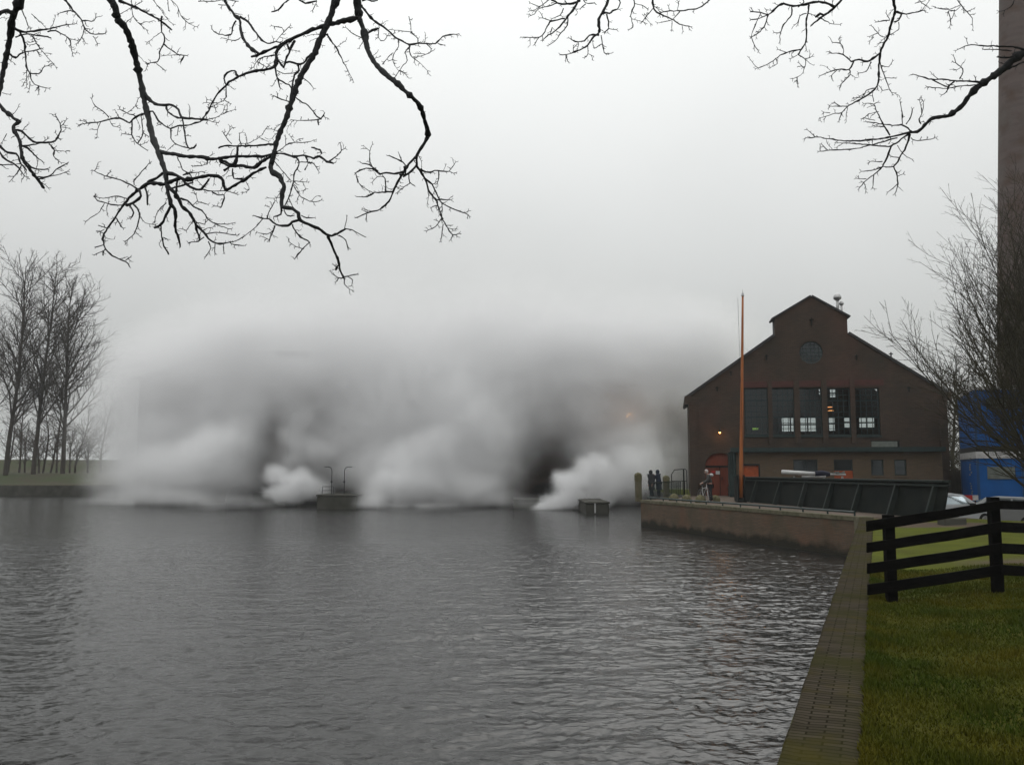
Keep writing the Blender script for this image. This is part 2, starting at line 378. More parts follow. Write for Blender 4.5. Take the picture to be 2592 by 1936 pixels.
# far land behind the far shore, one sheet to the horizon
SHY = 108.0
def far_z(X, Y):
    if Y < SHY + 0.1: return 1.25
    z = 1.25 + 1.5 * sst(Y, SHY, 124)
    z += 2.3 * sst(Y, 148, 158)          # the dike
    z -= 4.0 * sst(Y, 162, 180)
    return z
mb = MB(); ys = [SHY, 110, 113, 116, 120, 124, 130, 140, 148, 151, 153, 155, 158, 162, 170, 180, 300, 800, 2000, 4500]
xs = [-3500, -900, -300, -200, -150] + list(range(-140, -20, 6)) + [-14, 0, 10.5]
for Y in ys:
    for X in xs: mb.v.append((X, Y, far_z(X, Y) + (0.12 * mnoise.noise(Vector((X * .15, Y * .15, 0))) if 110 < Y < 200 else 0)))
n = len(xs)
for j in range(len(ys) - 1):
    for i in range(n - 1):
        a = j * n + i; mb.face([a, a+1, a+n+1, a+n])
o = mb.build('far_ground', M['grass_far'], smooth=True); tag(o, kind='structure')

# water: real ripples near the camera, a plain sheet beyond
def water_mat():
    m = bpy.data.materials.new('water'); m.use_nodes = True; t = m.node_tree; N = t.nodes; L = t.links
    b = N['Principled BSDF']; b.inputs['Base Color'].default_value = (0.016, 0.016, 0.015, 1)
    b.inputs['Roughness'].default_value = 0.11; b.inputs['IOR'].default_value = 1.30
    g = N.new('ShaderNodeNewGeometry'); mp = N.new('ShaderNodeMapping'); mp.inputs['Rotation'].default_value = (0, 0, radians(-14)); mp.inputs['Scale'].default_value = (0.9, 1.7, 1)
    L.new(g.outputs['Position'], mp.inputs[0])
    n1 = N.new('ShaderNodeTexNoise'); n1.inputs['Scale'].default_value = 4.2; n1.inputs['Detail'].default_value = 3; n1.inputs['Roughness'].default_value = 0.5
    L.new(mp.outputs[0], n1.inputs['Vector'])
    n2 = N.new('ShaderNodeTexNoise'); n2.inputs['Scale'].default_value = 1.1; n2.inputs['Detail'].default_value = 2
    L.new(mp.outputs[0], n2.inputs['Vector'])
    a = N.new('ShaderNodeMath'); a.operation = 'MULTIPLY_ADD'; a.inputs[1].default_value = 0.35; L.new(n1.outputs['Fac'], a.inputs[0]); L.new(n2.outputs['Fac'], a.inputs[2])
    bp = N.new('ShaderNodeBump'); bp.inputs['Strength'].default_value = 0.8; bp.inputs['Distance'].default_value = 0.10
    L.new(a.outputs[0], bp.inputs['Height']); L.new(bp.outputs[0], b.inputs['Normal'])
    return m
M['water'] = water_mat()
def ripple(X, Y):
    k = mnoise.noise(Vector((X * .22, Y * .22, 1.7)))            # gusts: calmer and rougher patches
    X += .25 * mnoise.noise(Vector((X * .9, Y * .9, 2))); 
    a = mnoise.noise(Vector((X * 3.3 + Y * 1.2, Y * 4.5 - X * 1.6, 0.3)))
    a2 = mnoise.noise(Vector((X * 3.8 - Y * 1.7, Y * 4.2 + X * 1.5, 7.3)))
    b = mnoise.noise(Vector((X * 7.5 - Y * 2.0, Y * 11 + X * 1.6, 4.1)))
    c = mnoise.noise(Vector((X * 0.9 + Y * .3, Y * 1.5 - X * 0.5, 9.1)))
    a = 0.5 - abs(a) - abs(a2)                   # rounded cells parted by sharper troughs and crests
    amp = 1 + .55 * k
    return amp * (0.026 * a + 0.0065 * b + 0.024 * c)
vs, fs = [], []
ys = []; y = 3.6
while y < 46: ys.append(y); y += 0.02 + y * 0.003
rows = []
for Y in ys:
    fade = (1 - sst(Y, 30, 45.5)); step = 0.05 + Y * 0.004
    x0 = -0.62 * Y - 1.5; x1 = edge(Y) - 0.02
    rows.append((Y, x0, x1, fade))
NX = 560
for Y, x0, x1, fade in rows:
    for i in range(NX + 1):
        X = x0 + (x1 - x0) * i / NX
        ef = min(1, i / 6, ) * (0 if Y < ys[0] + .01 else 1)
        vs.append((X, Y, ripple(X, Y) * fade * ef))
for j in range(len(rows) - 1):
    for i in range(NX):
        a = j * (NX + 1) + i; fs.append((a, a+1, a+NX+2, a+NX+1))
base = len(vs)
Yn, Yf = rows[0][0], rows[-1][0]
xl0, xl1 = rows[0][1], rows[-1][1]; xr0, xr1 = rows[0][2], rows[-1][2]
vs += [(-300, -15, 0), (bank_edge(-15), -15, 0), (-300, Yn, 0), (xl0, Yn, 0), (xr0, Yn, 0), (-300, Yf, 0), (xl1, Yf, 0), (xr1, Yf, 0), (-300, 112, 0), (14, 112, 0), (14, 58, 0), (QX, QY, 0), (12, TY, 0)]
b = base
fs += [(b, b+1, b+4, b+3, b+2), (b+2, b+3, b+6, b+5), (b+5, b+6, b+7, b+11, b+12, b+10, b+9, b+8)]
me = bpy.data.meshes.new('water'); me.from_pydata(vs, [], fs); me.materials.append(M['water'])
me.polygons.foreach_set('use_smooth', [True] * len(fs))
o = bpy.data.objects.new('water', me); col.objects.link(o); tag(o, kind='structure')

# near bank: retaining wall, brick coping strip
root = thing('retaining_wall', 'low brick retaining wall of the near bank with a mossy strip of bricks along its top', 'wall', (6, 15, 0))
mb = MB()
Y0, Y1 = -12.0, YC
p0 = Vector((bank_edge(Y0), Y0, 0)); p1 = Vector((bank_edge(Y1), Y1, 0)); d = (p1 - p0).normalized(); nrm = Vector((d.y, -d.x, 0))
mb.add([p0 + Vector((0,0,-1.5)), p1 + Vector((0,0,-1.5)), p1 + nrm*0.5 + Vector((0,0,-1.5)), p0 + nrm*0.5 + Vector((0,0,-1.5)),
        p0 + Vector((0,0,G-.02)), p1 + Vector((0,0,G-.02)), p1 + nrm*0.5 + Vector((0,0,G-.02)), p0 + nrm*0.5 + Vector((0,0,G-.02))],
       [(0,3,2,1),(4,5,6,7),(0,1,5,4),(1,2,6,5),(2,3,7,6),(3,0,4,7)])
mb.build('wall', M['quay_brick'], root)
# coping: subdivided and slightly uneven
vs, fs, uv = [], [], []
L_ = (p1 - p0).length; n = int(L_ / 0.25); cols_ = [0, 0.02, 0.12, 0.25, 0.37, 0.44, 0.46]
for j in range(n + 1):
    q = p0 + d * (L_ * j / n)
    for k, c in enumerate(cols_):
        wob = 0.012 * mnoise.noise(Vector((q.x * 3, q.y * 3, c * 8))) + 0.01 * mnoise.noise(Vector((q.x, q.y, 5)))
        side = 0.015 * mnoise.noise(Vector((q.x * 2.2, q.y * 2.2, 3))) if k in (0, 6) else 0
        z = G + 0.025 + wob - (0.03 if k in (0, 6) else 0)
        v = q + nrm * (c + side); vs.append((v.x, v.y, z)); uv.append((c - 0.01, L_ * j / n))
m_ = len(cols_)
for j in range(n):
    for k in range(m_ - 1):
        a = j * m_ + k; fs.append((a, a+1, a+m_+1, a+m_))
me = bpy.data.meshes.new('coping'); me.from_pydata(vs, [], fs); me.materials.append(M['coping'])
ul = me.uv_layers.new(name='UVMap')
for lp in me.loops: ul.data[lp.index].uv = uv[lp.vertex_index]
me.polygons.foreach_set('use_smooth', [True] * len(fs))
o = bpy.data.objects.new('coping', me); col.objects.link(o); o.parent = root; o.matrix_parent_inverse = Matrix.Translation(-parent_origin(root))

# quay wall with stone corner post, coping and low pipe rail
root = thing('quay_wall', 'long weathered brick quay wall below the terrace, with a pale stone block at its near corner', 'wall', (XC, YC, 0))
def wall_seg(a, b, thick, z0, z1, mb, out=0.0):
    a = Vector((a[0], a[1], 0)); b = Vector((b[0], b[1], 0)); dd = (b - a).normalized(); nn = Vector((dd.y, -dd.x, 0))
    a0, b0, a1, b1 = a - nn*out, b - nn*out, a + nn*thick, b + nn*thick
    V = []
    for z in (z0, z1):
        for q in (a0, b0, b1, a1): V.append((q.x, q.y, z))
    mb.add(V, [(0,3,2,1),(4,5,6,7),(0,1,5,4),(1,2,6,5),(2,3,7,6),(3,0,4,7)])
mb = MB(); wall_seg((XC, YC), (QX, QY), 0.5, -1.5, G - 0.14, mb); wall_seg((QX, QY), (TX, TY), 0.5, -1.5, G - 0.14, mb)
mb.build('wall', M['quay_brick'], root)
mb = MB(); wall_seg((XC, YC), (QX, QY), 0.42, G - 0.137, G + 0.03, mb, 0.04)
mb.build('coping', M['stone'], root, bevel=0.015)
mb = MB(); mb.box((XC - 0.12, YC - 0.25, -1.0), (XC + 0.42, YC + 0.3, G + 0.05))
mb.build('corner_block', M['stone'], root, bevel=0.03)
mb = MB()
dq = Vector((QX - XC, QY - YC, 0)); LQ = dq.length; dq.normalize()
off = Vector((dq.y, -dq.x, 0)) * 0.16
A = Vector((XC, YC, G)) + off
tr_ = []
ra = [A + dq * (0.5 + (LQ - 1.1) * i / 30) + Vector((0, 0, 0.17)) for i in range(31)]
mb.tube(ra, 0.042, 8)
o = tag(mb.build('pipe_rail', M['teal']), 'low dark pipe rail running along the edge of the quay', 'rail')
ORIG_rail = o
k = 0; s_ = 0.5
while s_ < LQ - 0.4:
    pmb = MB(); q = A + dq * s_; pmb.tube([q, q + Vector((0, 0, 0.16))], 0.035, 6); pmb.build('post', M['teal'], o); s_ += 1.6

# far shore wall on the left
mb = MB(); wall_seg((-200, SHY), (-20, SHY), 0.6, -1, 1.28, mb)
o = mb.build('shore_wall', M['concrete']); tag(o, 'long low dark wall of the far shore below the grass and poplars', 'wall')
mb = MB(); wall_seg((-200, SHY), (-20, SHY), 0.5, 1.283, 1.38, mb, 0.06); mb.build('coping', M['stone'], o)

# terrace paving
mb = MB()
e = [(XC + 0.6, YC + 0.3), (QX + 0.55, QY - 0.1), (TX + 0.5, TY), (12.5, 58.9), (30, 58.9), (30, 52), (17, 48), (15.4, YC + 1)]
mb.v = [(x, y, G + 0.008) for x, y in e]; mb.face(list(range(len(e))))
o = mb.build('terrace_paving', M['paving']); tag(o, kind='structure')
# ------------------------------------------------------------------ boiler house
BY = 59.0
YAW = radians(-10.5); PIV = Vector((P(1745, 1000, BY).x, BY, 0)); RB = Matrix.Rotation(YAW, 3, 'Z'); RBi = RB.transposed()
def B(px, py, Y=BY):           # the building is drawn square to the axes and then turned about its front corner by YAW
    o_ = PIV + RBi @ (Vector((0, 0, CAMZ)) - PIV); d_ = RBi @ ray(px, py); t_ = (Y - o_.y) / d_.y; q_ = o_ + d_ * t_
    return (q_.x, q_.z)
def BP(px, py, Y): x_, z_ = B(px, py, Y); return Vector((x_, Y, z_))
RB4 = Matrix.Translation(PIV) @ RB.to_4x4() @ Matrix.Translation(-PIV)
def turn(o_):
    p_ = RB4 @ Vector(o_.location); o_.location = p_; o_.rotation_euler = (0, 0, YAW); return o_
root = thing('boiler_house', 'dark brick boiler house with a stepped gable, a round window and five tall windows', 'building', (20.6, BY, G))
BH = root
yb = 69.5
f0 = lambda y: (lambda u, v: (u, y, v))
xL, zE = B(1745, 1000); xR = B(2392, 1000)[0]; zEl = B(1745, 1003)[1]
zS = B(1962, 850)[1]; xS0 = B(1962, 850)[0]; xS1 = B(2146, 850)[0]; zS2 = B(1962, 806)[1]; xP, zP = B(2053, 751)
xm = (xL + xR) / 2
outer = [(xL, 0.2), (xR, 0.2), (xR, zEl), (xS1, zS), (xS1, zS2), (xP, zP), (xS0, zS2), (xS0, zS), (xL, zEl)]
holes = []; wins = []
for a, b in ((1887, 1944), (1955, 2010), (2025, 2080), (2095, 2152), (2166, 2225)):
    x0, z0 = B(a, 1102); x1, z1 = B(b, 981); holes.append([(x0, z0), (x1, z0), (x1, z1), (x0, z1)]); wins.append((x0, x1, z0, z1))
cx, cz = B(2053, 892); rr = B(2083, 892)[0] - cx
circ = [(cx + rr * cos(2*pi*i/24), cz + rr * sin(2*pi*i/24)) for i in range(24)]; holes.append(circ)
dx0, dz0 = B(1787, 1256); dx1 = B(1861, 1256)[0]; dzs = B(1787, 1180)[1]; dzt = B(1824, 1146)[1]
dz0 = G - 0.0
darch = [(dx0, dz0 + 0.02), (dx1, dz0 + 0.02)] + [((dx0+dx1)/2 + (dx1-dx0)/2 * cos(pi*i/12), dzs + (dzt - dzs) * sin(pi*i/12)) for i in range(13)]
holes.append(darch)
mb = MB(); mb.wall(outer, holes, f0(BY), f0(BY + 0.45)); 
mb.box((xL, BY + 0.452, 0.2), (xL + 0.4, yb - 0.45, zEl - 0.05)); mb.box((xR - 0.4, BY + 0.452, 0.2), (xR, yb - 0.45, zEl - 0.05))
# corner pilasters and window piers stand proud of the wall
for a, b in ((1745, 1762), (2374, 2392)):
    mb.box((B(a, 1000)[0] - (0.06 if a < 2000 else 0), BY - 0.12, 0.2), (B(b, 1000)[0] + (0.06 if a > 2000 else 0), BY - 0.003, B(a, 1012)[1]))
for i in range(4):
    a = wins[i][1]; b = wins[i+1][0]; mb.box((a - 0.04, BY - 0.10, wins[0][2] - 0.55), (b + 0.04, BY - 0.003, wins[0][3] + 0.5))
mb.build('wall', M['brick'], root)
# back wall with the windows one sees daylight through
outer2 = [(xL + .403, 0.2), (xR - .403, 0.2), (xR - .403, zEl - 0.1), (xS1, zS - .1), (xS0, zS - .1), (xL + .403, zEl - 0.1)]
bh = []; bw_ = []
for a, b, t, bt in ((1977, 2066, 1056, 1094), (2096, 2112, 1054, 1092), (2134, 2151, 1054, 1084), (2172, 2212, 1056, 1084)):
    q0 = BP(a, bt, yb); q1 = BP(b, t, yb); bh.append([(q0.x, q0.z), (q1.x, q0.z), (q1.x, q1.z), (q0.x, q1.z)]); bw_.append((q0.x, q1.x, q0.z, q1.z))
for a, b, t, bt in ((2070, 2079, 984, 1002), (2098, 2114, 984, 1008)):
    q0 = BP(a, bt, yb); q1 = BP(b, t, yb); bh.append([(q0.x, q0.z), (q1.x, q0.z), (q1.x, q1.z), (q0.x, q1.z)]); bw_.append((q0.x, q1.x, q0.z, q1.z))
mb = MB(); mb.wall(outer2, bh, f0(yb - 0.4), f0(yb)); mb.build('back_wall', M['brick'], root)
mb = MB(); mb.box((xL + .41, BY + .46, G - .1), (xR - .41, yb - .41, G + 0.02)); mb.build('floor', M['interior'], root)
def window(x0, x1, z0, z1, y, nx, nz, parent, fw=0.08, bw=0.035, depth=0.08, gl='glass', double=()):
    m = MB()
    m.box((x0, y, z0), (x0 + fw, y + depth, z1)); m.box((x1 - fw, y, z0), (x1, y + depth, z1))
    m.box((x0 + fw, y, z0), (x1 - fw, y + depth, z0 + fw)); m.box((x0 + fw, y, z1 - fw), (x1 - fw, y + depth, z1))
    for i in range(1, nx):
        x = x0 + fw + (x1 - x0 - 2*fw) * i / nx; m.box((x - bw/2, y + .01, z0 + fw), (x + bw/2, y + depth - .01, z1 - fw))
    for i in range(1, nz):
        z = z0 + fw + (z1 - z0 - 2*fw) * i / nz; b_ = bw * (2.2 if i in double else 1); m.box((x0 + fw, y + .013, z - b_/2), (x1 - fw, y + depth - .013, z + b_/2))
    f = m.build('window', M['window_frame'], parent)
    g = MB(); yy = y + depth / 2; g.add([(x0 + fw*.5, yy, z0 + fw*.5), (x1 - fw*.5, yy, z0 + fw*.5), (x1 - fw*.5, yy, z1 - fw*.5), (x0 + fw*.5, yy, z1 - fw*.5)], [(0, 1, 2, 3)])
    g.build('pane', M[gl], f)
    return f
for x0, x1, z0, z1 in wins:
    f = window(x0, x1, z0, z1, BY + 0.2, 4, 8, root, double=(3, 6))
    sl = MB(); sl.box((x0 - 0.05, BY - 0.08, z0 - 0.12), (x1 + 0.05, BY + 0.19, z0 - 0.003)); sl.build('sill', M['window_frame'], f)
for i, (x0, x1, z0, z1) in enumerate(bw_):
    f = window(x0, x1, z0, z1, yb - 0.3, max(1, int((x1 - x0) / 0.55)), max(2, int((z1 - z0) / 0.45)), root, fw=0.05, bw=0.10)
m = MB(); m.tube([(cx + rr * cos(2*pi*i/24), BY + 0.15, cz + rr * sin(2*pi*i/24)) for i in range(25)], 0.06, 6, False)
for k in range(-2, 3):
    o_ = k * rr / 3; hh = sqrt(rr*rr - o_*o_)
    m.box((cx + o_ - .02, BY + .13, cz - hh), (cx + o_ + .02, BY + .17, cz + hh)); m.box((cx - hh, BY + .135, cz + o_ - .02), (cx + hh, BY + .165, cz + o_ + .02))
f = m.build('round_window', M['window_frame'], root)
g = MB(); g.v = [(cx + rr * cos(2*pi*i/24), BY + 0.15, cz + rr * sin(2*pi*i/24)) for i in range(24)]; g.face(list(range(24))); g.build('pane', M['glass'], f)
# red brick band over the windows, brick ring and anchors
m = MB(); m.box((wins[0][0] - .3, BY - .03, wins[0][3] + .02), (wins[-1][1] + .3, BY - .004, wins[0][3] + .42)); m.build('lintel', M['brick_red'], root)
m = MB()
for i in range(24):
    a0, a1 = 2*pi*i/24 + .02, 2*pi*(i+1)/24 - .02; r0, r1 = rr + .01, rr + .28
    V = [(cx + r * cos(a), y, cz + r * sin(a)) for y in (BY - .02, BY - .002) for (r, a) in ((r0, a0), (r1, a0), (r1, a1), (r0, a1))]
    m.add(V, [(0,1,2,3),(7,6,5,4),(0,4,5,1),(1,5,6,2),(2,6,7,3),(3,7,4,0)])
m.build('brick_ring', M['brick'], root)
for px, py, h in ((2054, 815, 10), (1940, 905, 7), (2168, 905, 7), (1815, 985, 6), (2255, 900, 8), (1850, 945, 6), (2300, 985, 7)):
    x, z = B(px, py); hh = h * BY / F
    m = MB(); m.box((x - .04, BY - .07, z - hh), (x + .04, BY - .004, z + hh)); m.box((x - .13, BY - .075, z + hh * .35), (x + .13, BY - .004, z + hh * .6)); m.build('wall_anchor', M['dark_steel'], root)
# red arched door
m = MB(); m.wall(darch, [], f0(BY + .16), f0(BY + .24)); dr = m.build('door', M['red_door'], root)
m = MB(); m.box(((dx0+dx1)/2 - .02, BY + .13, G + .03), ((dx0+dx1)/2 + .02, BY + .157, dzs)); m.box((dx0 + .02, BY + .11, dzs - .07), (dx1 - .02, BY + .158, dzs + .05)); m.build('door_frame', M['dark_steel'], dr)
m = MB(); m.box(((dx0+dx1)/2 + .1, BY + .08, G + 1.05), ((dx0+dx1)/2 + .16, BY + .157, G + 1.25)); m.build('handle', M['black'], dr)
# arch surround
m = MB(); ac = ((dx0+dx1)/2, dzs); ra_ = (dx1-dx0)/2; rz = dzt - dzs
for i in range(14):
    a0, a1 = pi*i/14 + .01, pi*(i+1)/14 - .01
    V = [(ac[0] + (ra_ + e) * cos(a), y, ac[1] + (rz + e) * sin(a)) for y in (BY - .03, BY - .002) for (e, a) in ((.01, a0), (.3, a0), (.3, a1), (.01, a1))]
    m.add(V, [(0,1,2,3),(7,6,5,4),(0,4,5,1),(1,5,6,2),(2,6,7,3),(3,7,4,0)])
m.build('door_arch', M['brick'], root)
# roof: two lower slopes, raised monitor with its own gable roof, verge trims
def slope(x0, z0, x1, z1, y0, y1, th, mbb):
    dx_, dz_ = x1 - x0, z1 - z0; l = sqrt(dx_*dx_ + dz_*dz_); nx_, nz_ = -dz_/l*th, dx_/l*th
    if nz_ < 0: nx_, nz_ = -nx_, -nz_
    V = [(x, y, z) for y in (y0, y1) for (x, z) in ((x0, z0), (x1, z1), (x1 + nx_, z1 + nz_), (x0 + nx_, z0 + nz_))]
    mbb.add(V, [(0,1,2,3),(7,6,5,4),(0,4,5,1),(1,5,6,2),(2,6,7,3),(3,7,4,0)])
m = MB(); e = 0.25; sl_ = (zS - zEl) / (xS0 - xL)
slope(xL - e, zEl - e * sl_, xS0 - .01, zS, BY - .12, yb + .1, .16, m); slope(xR + e, zEl - e * sl_, xS1 + .01, zS, BY - .12, yb + .1, .16, m)
m2 = (zP - zS2) / (xP - xS0)
slope(xS0 - .16, zS2 - .16 * m2, xP, zP, BY - .12, BY + 1.5, .12, m); slope(xS1 + .16, zS2 - .16 * m2, xP, zP + .001, BY - .12, BY + 1.5, .12, m)
m.box((xS0 + .01, BY + .46, zS - .1), (xS0 + .2, BY + 1.45, zS2)); m.box((xS1 - .2, BY + .46, zS - .1), (xS1 - .01, BY + 1.45, zS2)); m.box((xS0 + .2, BY + 1.25, zS + .1), (xS1 - .2, BY + 1.45, zS2)); m.box((xS0 - .05, BY + .47, zS - .06), (xS1 + .05, yb + .1, zS + .09))
rf = m.build('roof', M['roof'], root)
# stone shoulder blocks at the eaves and at the step
for x in (xL - .12, xR + .12):
    m = MB(); m.box((x - .22, BY - .2, zEl - .55), (x + .22, BY - .125, zEl + .02)); m.build('kneeler', M['brick'], root)
# vent pipes on the right slope of the monitor
for px, pyt, pyb, r, hd, nm in ((2121, 742, 795, .10, .26, 1), (2131, 762, 800, .07, .15, 0)):
    x, z0 = B(px, pyb, 59.9); z1 = B(px, pyt, 59.9)[1]
    m = MB(); m.tube([(x, 59.9, z0 - .3), (x, 59.9, z1 - hd)], r, 10); pp = m.build('vent_pipe', M['silver'], rf, smooth=True)
    m = MB(); m.lathe((x, 59.9, z1 - hd * 2), [(r, 0), (hd, hd * .5), (hd * 1.02, hd), (hd * .7, hd * 1.6), (.02, hd * 2)], 14); m.build('cowl', M['silver'], rf, smooth=True)
# front annex with flat roof and dark gutter
AY = 56.0
def A_(px, py): return B(px, py, AY)
ax0 = A_(1862, 1140)[0]; ax1 = A_(2384, 1140)[0]; az = A_(1900, 1145)[1]
ah = []; specs = [('window', 2009, 2069, 1163, 1200, 2, 1), ('door', 2114, 2158, 1163, 1262, 1, 2), ('window', 2206, 2236, 1163, 1203, 1, 2), ('window', 2265, 2294, 1163, 1203, 1, 2), ('hatch', 1878, 1920, 1178, 1262, 1, 1)]
for nm, a, b, t, bt, nx, nz_ in specs:
    x0, z0 = A_(a, bt); x1, z1 = A_(b, t); z0 = max(z0, G + .03); ah.append([(x0, z0), (x1, z0), (x1, z1), (x0, z1)])
m = MB(); m.wall([(ax0, 0.2), (ax1, 0.2), (ax1, az), (ax0, az)], ah, f0(AY), f0(AY + .3))
m.box((ax0, AY + .303, .2), (ax0 + .3, BY - .003, az)); m.box((ax1 - .3, AY + .303, .2), (ax1, BY - .003, az))
an = m.build('annex_wall', M['brick_pale'], root)
m = MB(); m.box((ax0 - .25, AY - .28, az + .003), (ax1 + .1, BY - .13, az + .1)); m.build('annex_roof', M['roof'], root)
m = MB(); m.box((ax0 - .35, AY - .42, az + .02), (ax1 + .12, AY - .285, az + .3)); m.tube([(ax0 - .1, AY - .2, az), (ax0 - .1, AY - .2, G)], .07, 8)
m.build('gutter', M['teal'], root)
m = MB(); m.box((ax0 - .42, AY - .1, G - .1), (ax0 - .004, AY + 1.4, az)); m.build('corner_post', M['teal'], root)
for nm, a, b, t, bt, nx, nz_ in specs:
    x0, z0 = A_(a, bt); x1, z1 = A_(b, t); z0 = max(z0, G + .03)
    if nm == 'window':
        f = window(x0, x1, z0, z1, AY + .1, nx, nz_, root, fw=.07, gl='glass_dark')
        s_ = MB(); s_.box((x0 - .05, AY - .06, z0 - .1), (x1 + .05, AY + .09, z0 - .003)); s_.build('sill', M['brick_pale'], f)
    elif nm == 'door':
        zc = A_(a, 1191)[1]
        window(x0, x1, zc, z1, AY + .1, 1, 1, root, fw=.06, gl='glass_dark')
        m = MB(); m.box((x0, AY + .1, z0), (x1, AY + .17, zc - .004)); m.build('door', M['orange'], root)
    else:
        m = MB(); m.box((x0, AY + .1, z0), (x1, AY + .17, z1)); 
        h = m.build('door', M['orange'], root); h['label'] = 'orange panelled door at the left end of the annex'
        m = MB(); m.box((x0 - .06, AY - .02, z1), (x1 + .06, AY - .004, z1 + .1)); m.box((x1, AY - .02, G), (x1 + .08, AY - .004, z1)); m.build('door_frame', M['dark_steel'], h)
# blank nameboard standing on the annex gutter
x0, z0 = B(2204, 1131, AY); x1, z1 = B(2268, 1117, AY)
m = MB(); m.box((x0, AY - .3, z0), (x1, AY - .22, z1)); o = turn(tag(m.build('sign_board', M['panel_grey']), 'long pale grey board standing on the dark gutter of the annex', 'sign'))
m = MB(); m.box((x0 - .05, AY - .305, z1), (x1 + .15, AY - .215, z1 + .06)); m.box((x1 + .003, AY - .305, z0 - .1), (x1 + .12, AY - .215, z1 - .003)); m.build('frame', M['dark_steel'], o)
# notice on the red door
x, z = B(1817, 1196)
m = MB(); m.box((x - .13, BY + .10, z - .11), (x + .13, BY + .125, z + .11)); turn(tag(m.build('notice', M['white_paint']), 'small white square notice on the red arched door', 'sign'))
x, z = B(1806, 1194)
m = MB(); m.box((x - .13, BY + .10, z - .07), (x + .13, BY + .125, z + .07)); turn(tag(m.build('notice', M['red']), 'small red notice beside the white one on the arched door', 'sign'))
# wall lamps
def lamp(px, py, Y, label, energy, rad=.07, PF=P):
    p = PF(px, py, Y)
    r_ = thing('wall_lamp', label, 'lamp', (p.x, Y, p.z))
    m = MB(); m.tube([(p.x, Y + .5, p.z + .25), (p.x, Y + .2, p.z + .32), (p.x, Y, p.z + .22), (p.x, Y, p.z + .14)], .02, 6)
    m.lathe((p.x, Y, p.z + .02), [(.2, 0), (.17, .05), (.06, .11), (.03, .15)], 14); m.build('bracket', M['dark_steel'], r_)
    m = MB(); m.lathe((p.x, Y, p.z - .08), [(.01, 0), (rad * .8, .03), (rad, .07), (rad * .6, .11), (.01, .12)], 10)
    m.build('bulb', emis_mat('lamp_glow', (1.0, 0.5, 0.14), 6), r_, smooth=True)
    ld = bpy.data.lights.new('lamp_light', 'POINT'); lo = bpy.data.objects.new('lamp_light', ld); col.objects.link(lo)
    ld.energy = energy; ld.color = (1, .42, .1); ld.shadow_soft_size = .12; lo.location = (0, -.05, -.2); lo.parent = r_
    return r_
turn(lamp(1822, 1094, BY - .5, 'glowing amber lamp on the brick wall above the arched door', 9, PF=BP))
# hanging lamps inside the boiler house
for px, py in ((2101, 1031), (2103, 1040)):
    p = BP(px, py, 66)
    m = MB(); m.lathe((p.x, 66, p.z), [(.22, 0), (.2, .035), (.08, .06), (.01, .065)], 12)
    o = turn(tag(m.build('hanging_lamp', emis_mat('warm_lamp', (1.0, .42, .13), 1.0)), 'warm glowing lamp seen through the fourth tall window, ' + ('the upper of two' if py < 1035 else 'the lower of two'), 'lamp'))
p = BP(1912, 1085, 64)
m = MB(); m.box((p.x - .2, 64, p.z - .06), (p.x + .2, 64.06, p.z + .06)); turn(tag(m.build('exit_light', emis_mat('green_lamp', (.35, .6, .1), .7)), 'small green light seen through the tall window nearest the flagpole', 'lamp'))


turn(BH)
# ------------------------------------------------------------------ pumping hall behind the steam
HY = 86.0
root = thing('pumping_hall', 'long brick pumping hall with a tall tiled roof, mostly hidden behind the steam', 'building', (-6, HY, 0))
hx0 = P(352, 1000, HY).x; hx1 = P(1862, 1000, HY).x; ze = P(600, 960, HY).z; HD = 14.0
hr = P(700, 878, HY + 4).z
holes = []; hw = []
nW = 13
for i in range(nW):
    xc = hx0 + (hx1 - hx0) * (i + .5) / nW; a, b = xc - 1.1, xc + 1.1; z0, z1 = 4.4, 8.2
    holes.append([(a, z0), (b, z0)] + [(xc + 1.1 * cos(pi*k/8), z1 + 1.1 * sin(pi*k/8)) for k in range(9)]); hw.append((xc, a, b, z0, z1))
hb = []
for i in range(8):
    xc = hx0 + (hx1 - hx0) * (i + .5) / 8; hb.append([(xc - 2.2, -.4), (xc + 2.2, -.4)] + [(xc + 2.2 * cos(pi*k/10), .5 + 1.5 * sin(pi*k/10)) for k in range(11)])
m = MB(); m.wall([(hx0, -1.5), (hx1, -1.5), (hx1, ze), (hx0, ze)], holes + hb, f0(HY), f0(HY + .6))
m.box((hx0, HY + .603, -1.5), (hx0 + .5, HY + HD, ze)); m.box((hx1 - .5, HY + .603, -1.5), (hx1, HY + HD, ze)); m.box((hx0 + .503, HY + HD - .5, -1.5), (hx1 - .503, HY + HD, ze))
m.box((hx0 + .503, HY + 3, -1.5), (hx1 - .503, HY + 3.3, ze))
m.build('wall', M['brick'], root)
m = MB(); e = .6; yr = HY + HD / 2
V = [(hx0 - e, HY - e, ze), (hx1 + .1, HY - e, ze), (hx1 + .1, HY + HD + e, ze), (hx0 - e, HY + HD + e, ze), (hx0 + 6, yr, hr), (hx1 + .1, yr, hr)]
m.add(V, [(0, 1, 5, 4), (1, 2, 5), (2, 3, 4, 5), (3, 0, 4), (3, 2, 1, 0)]); m.build('roof', M['roof'], root)
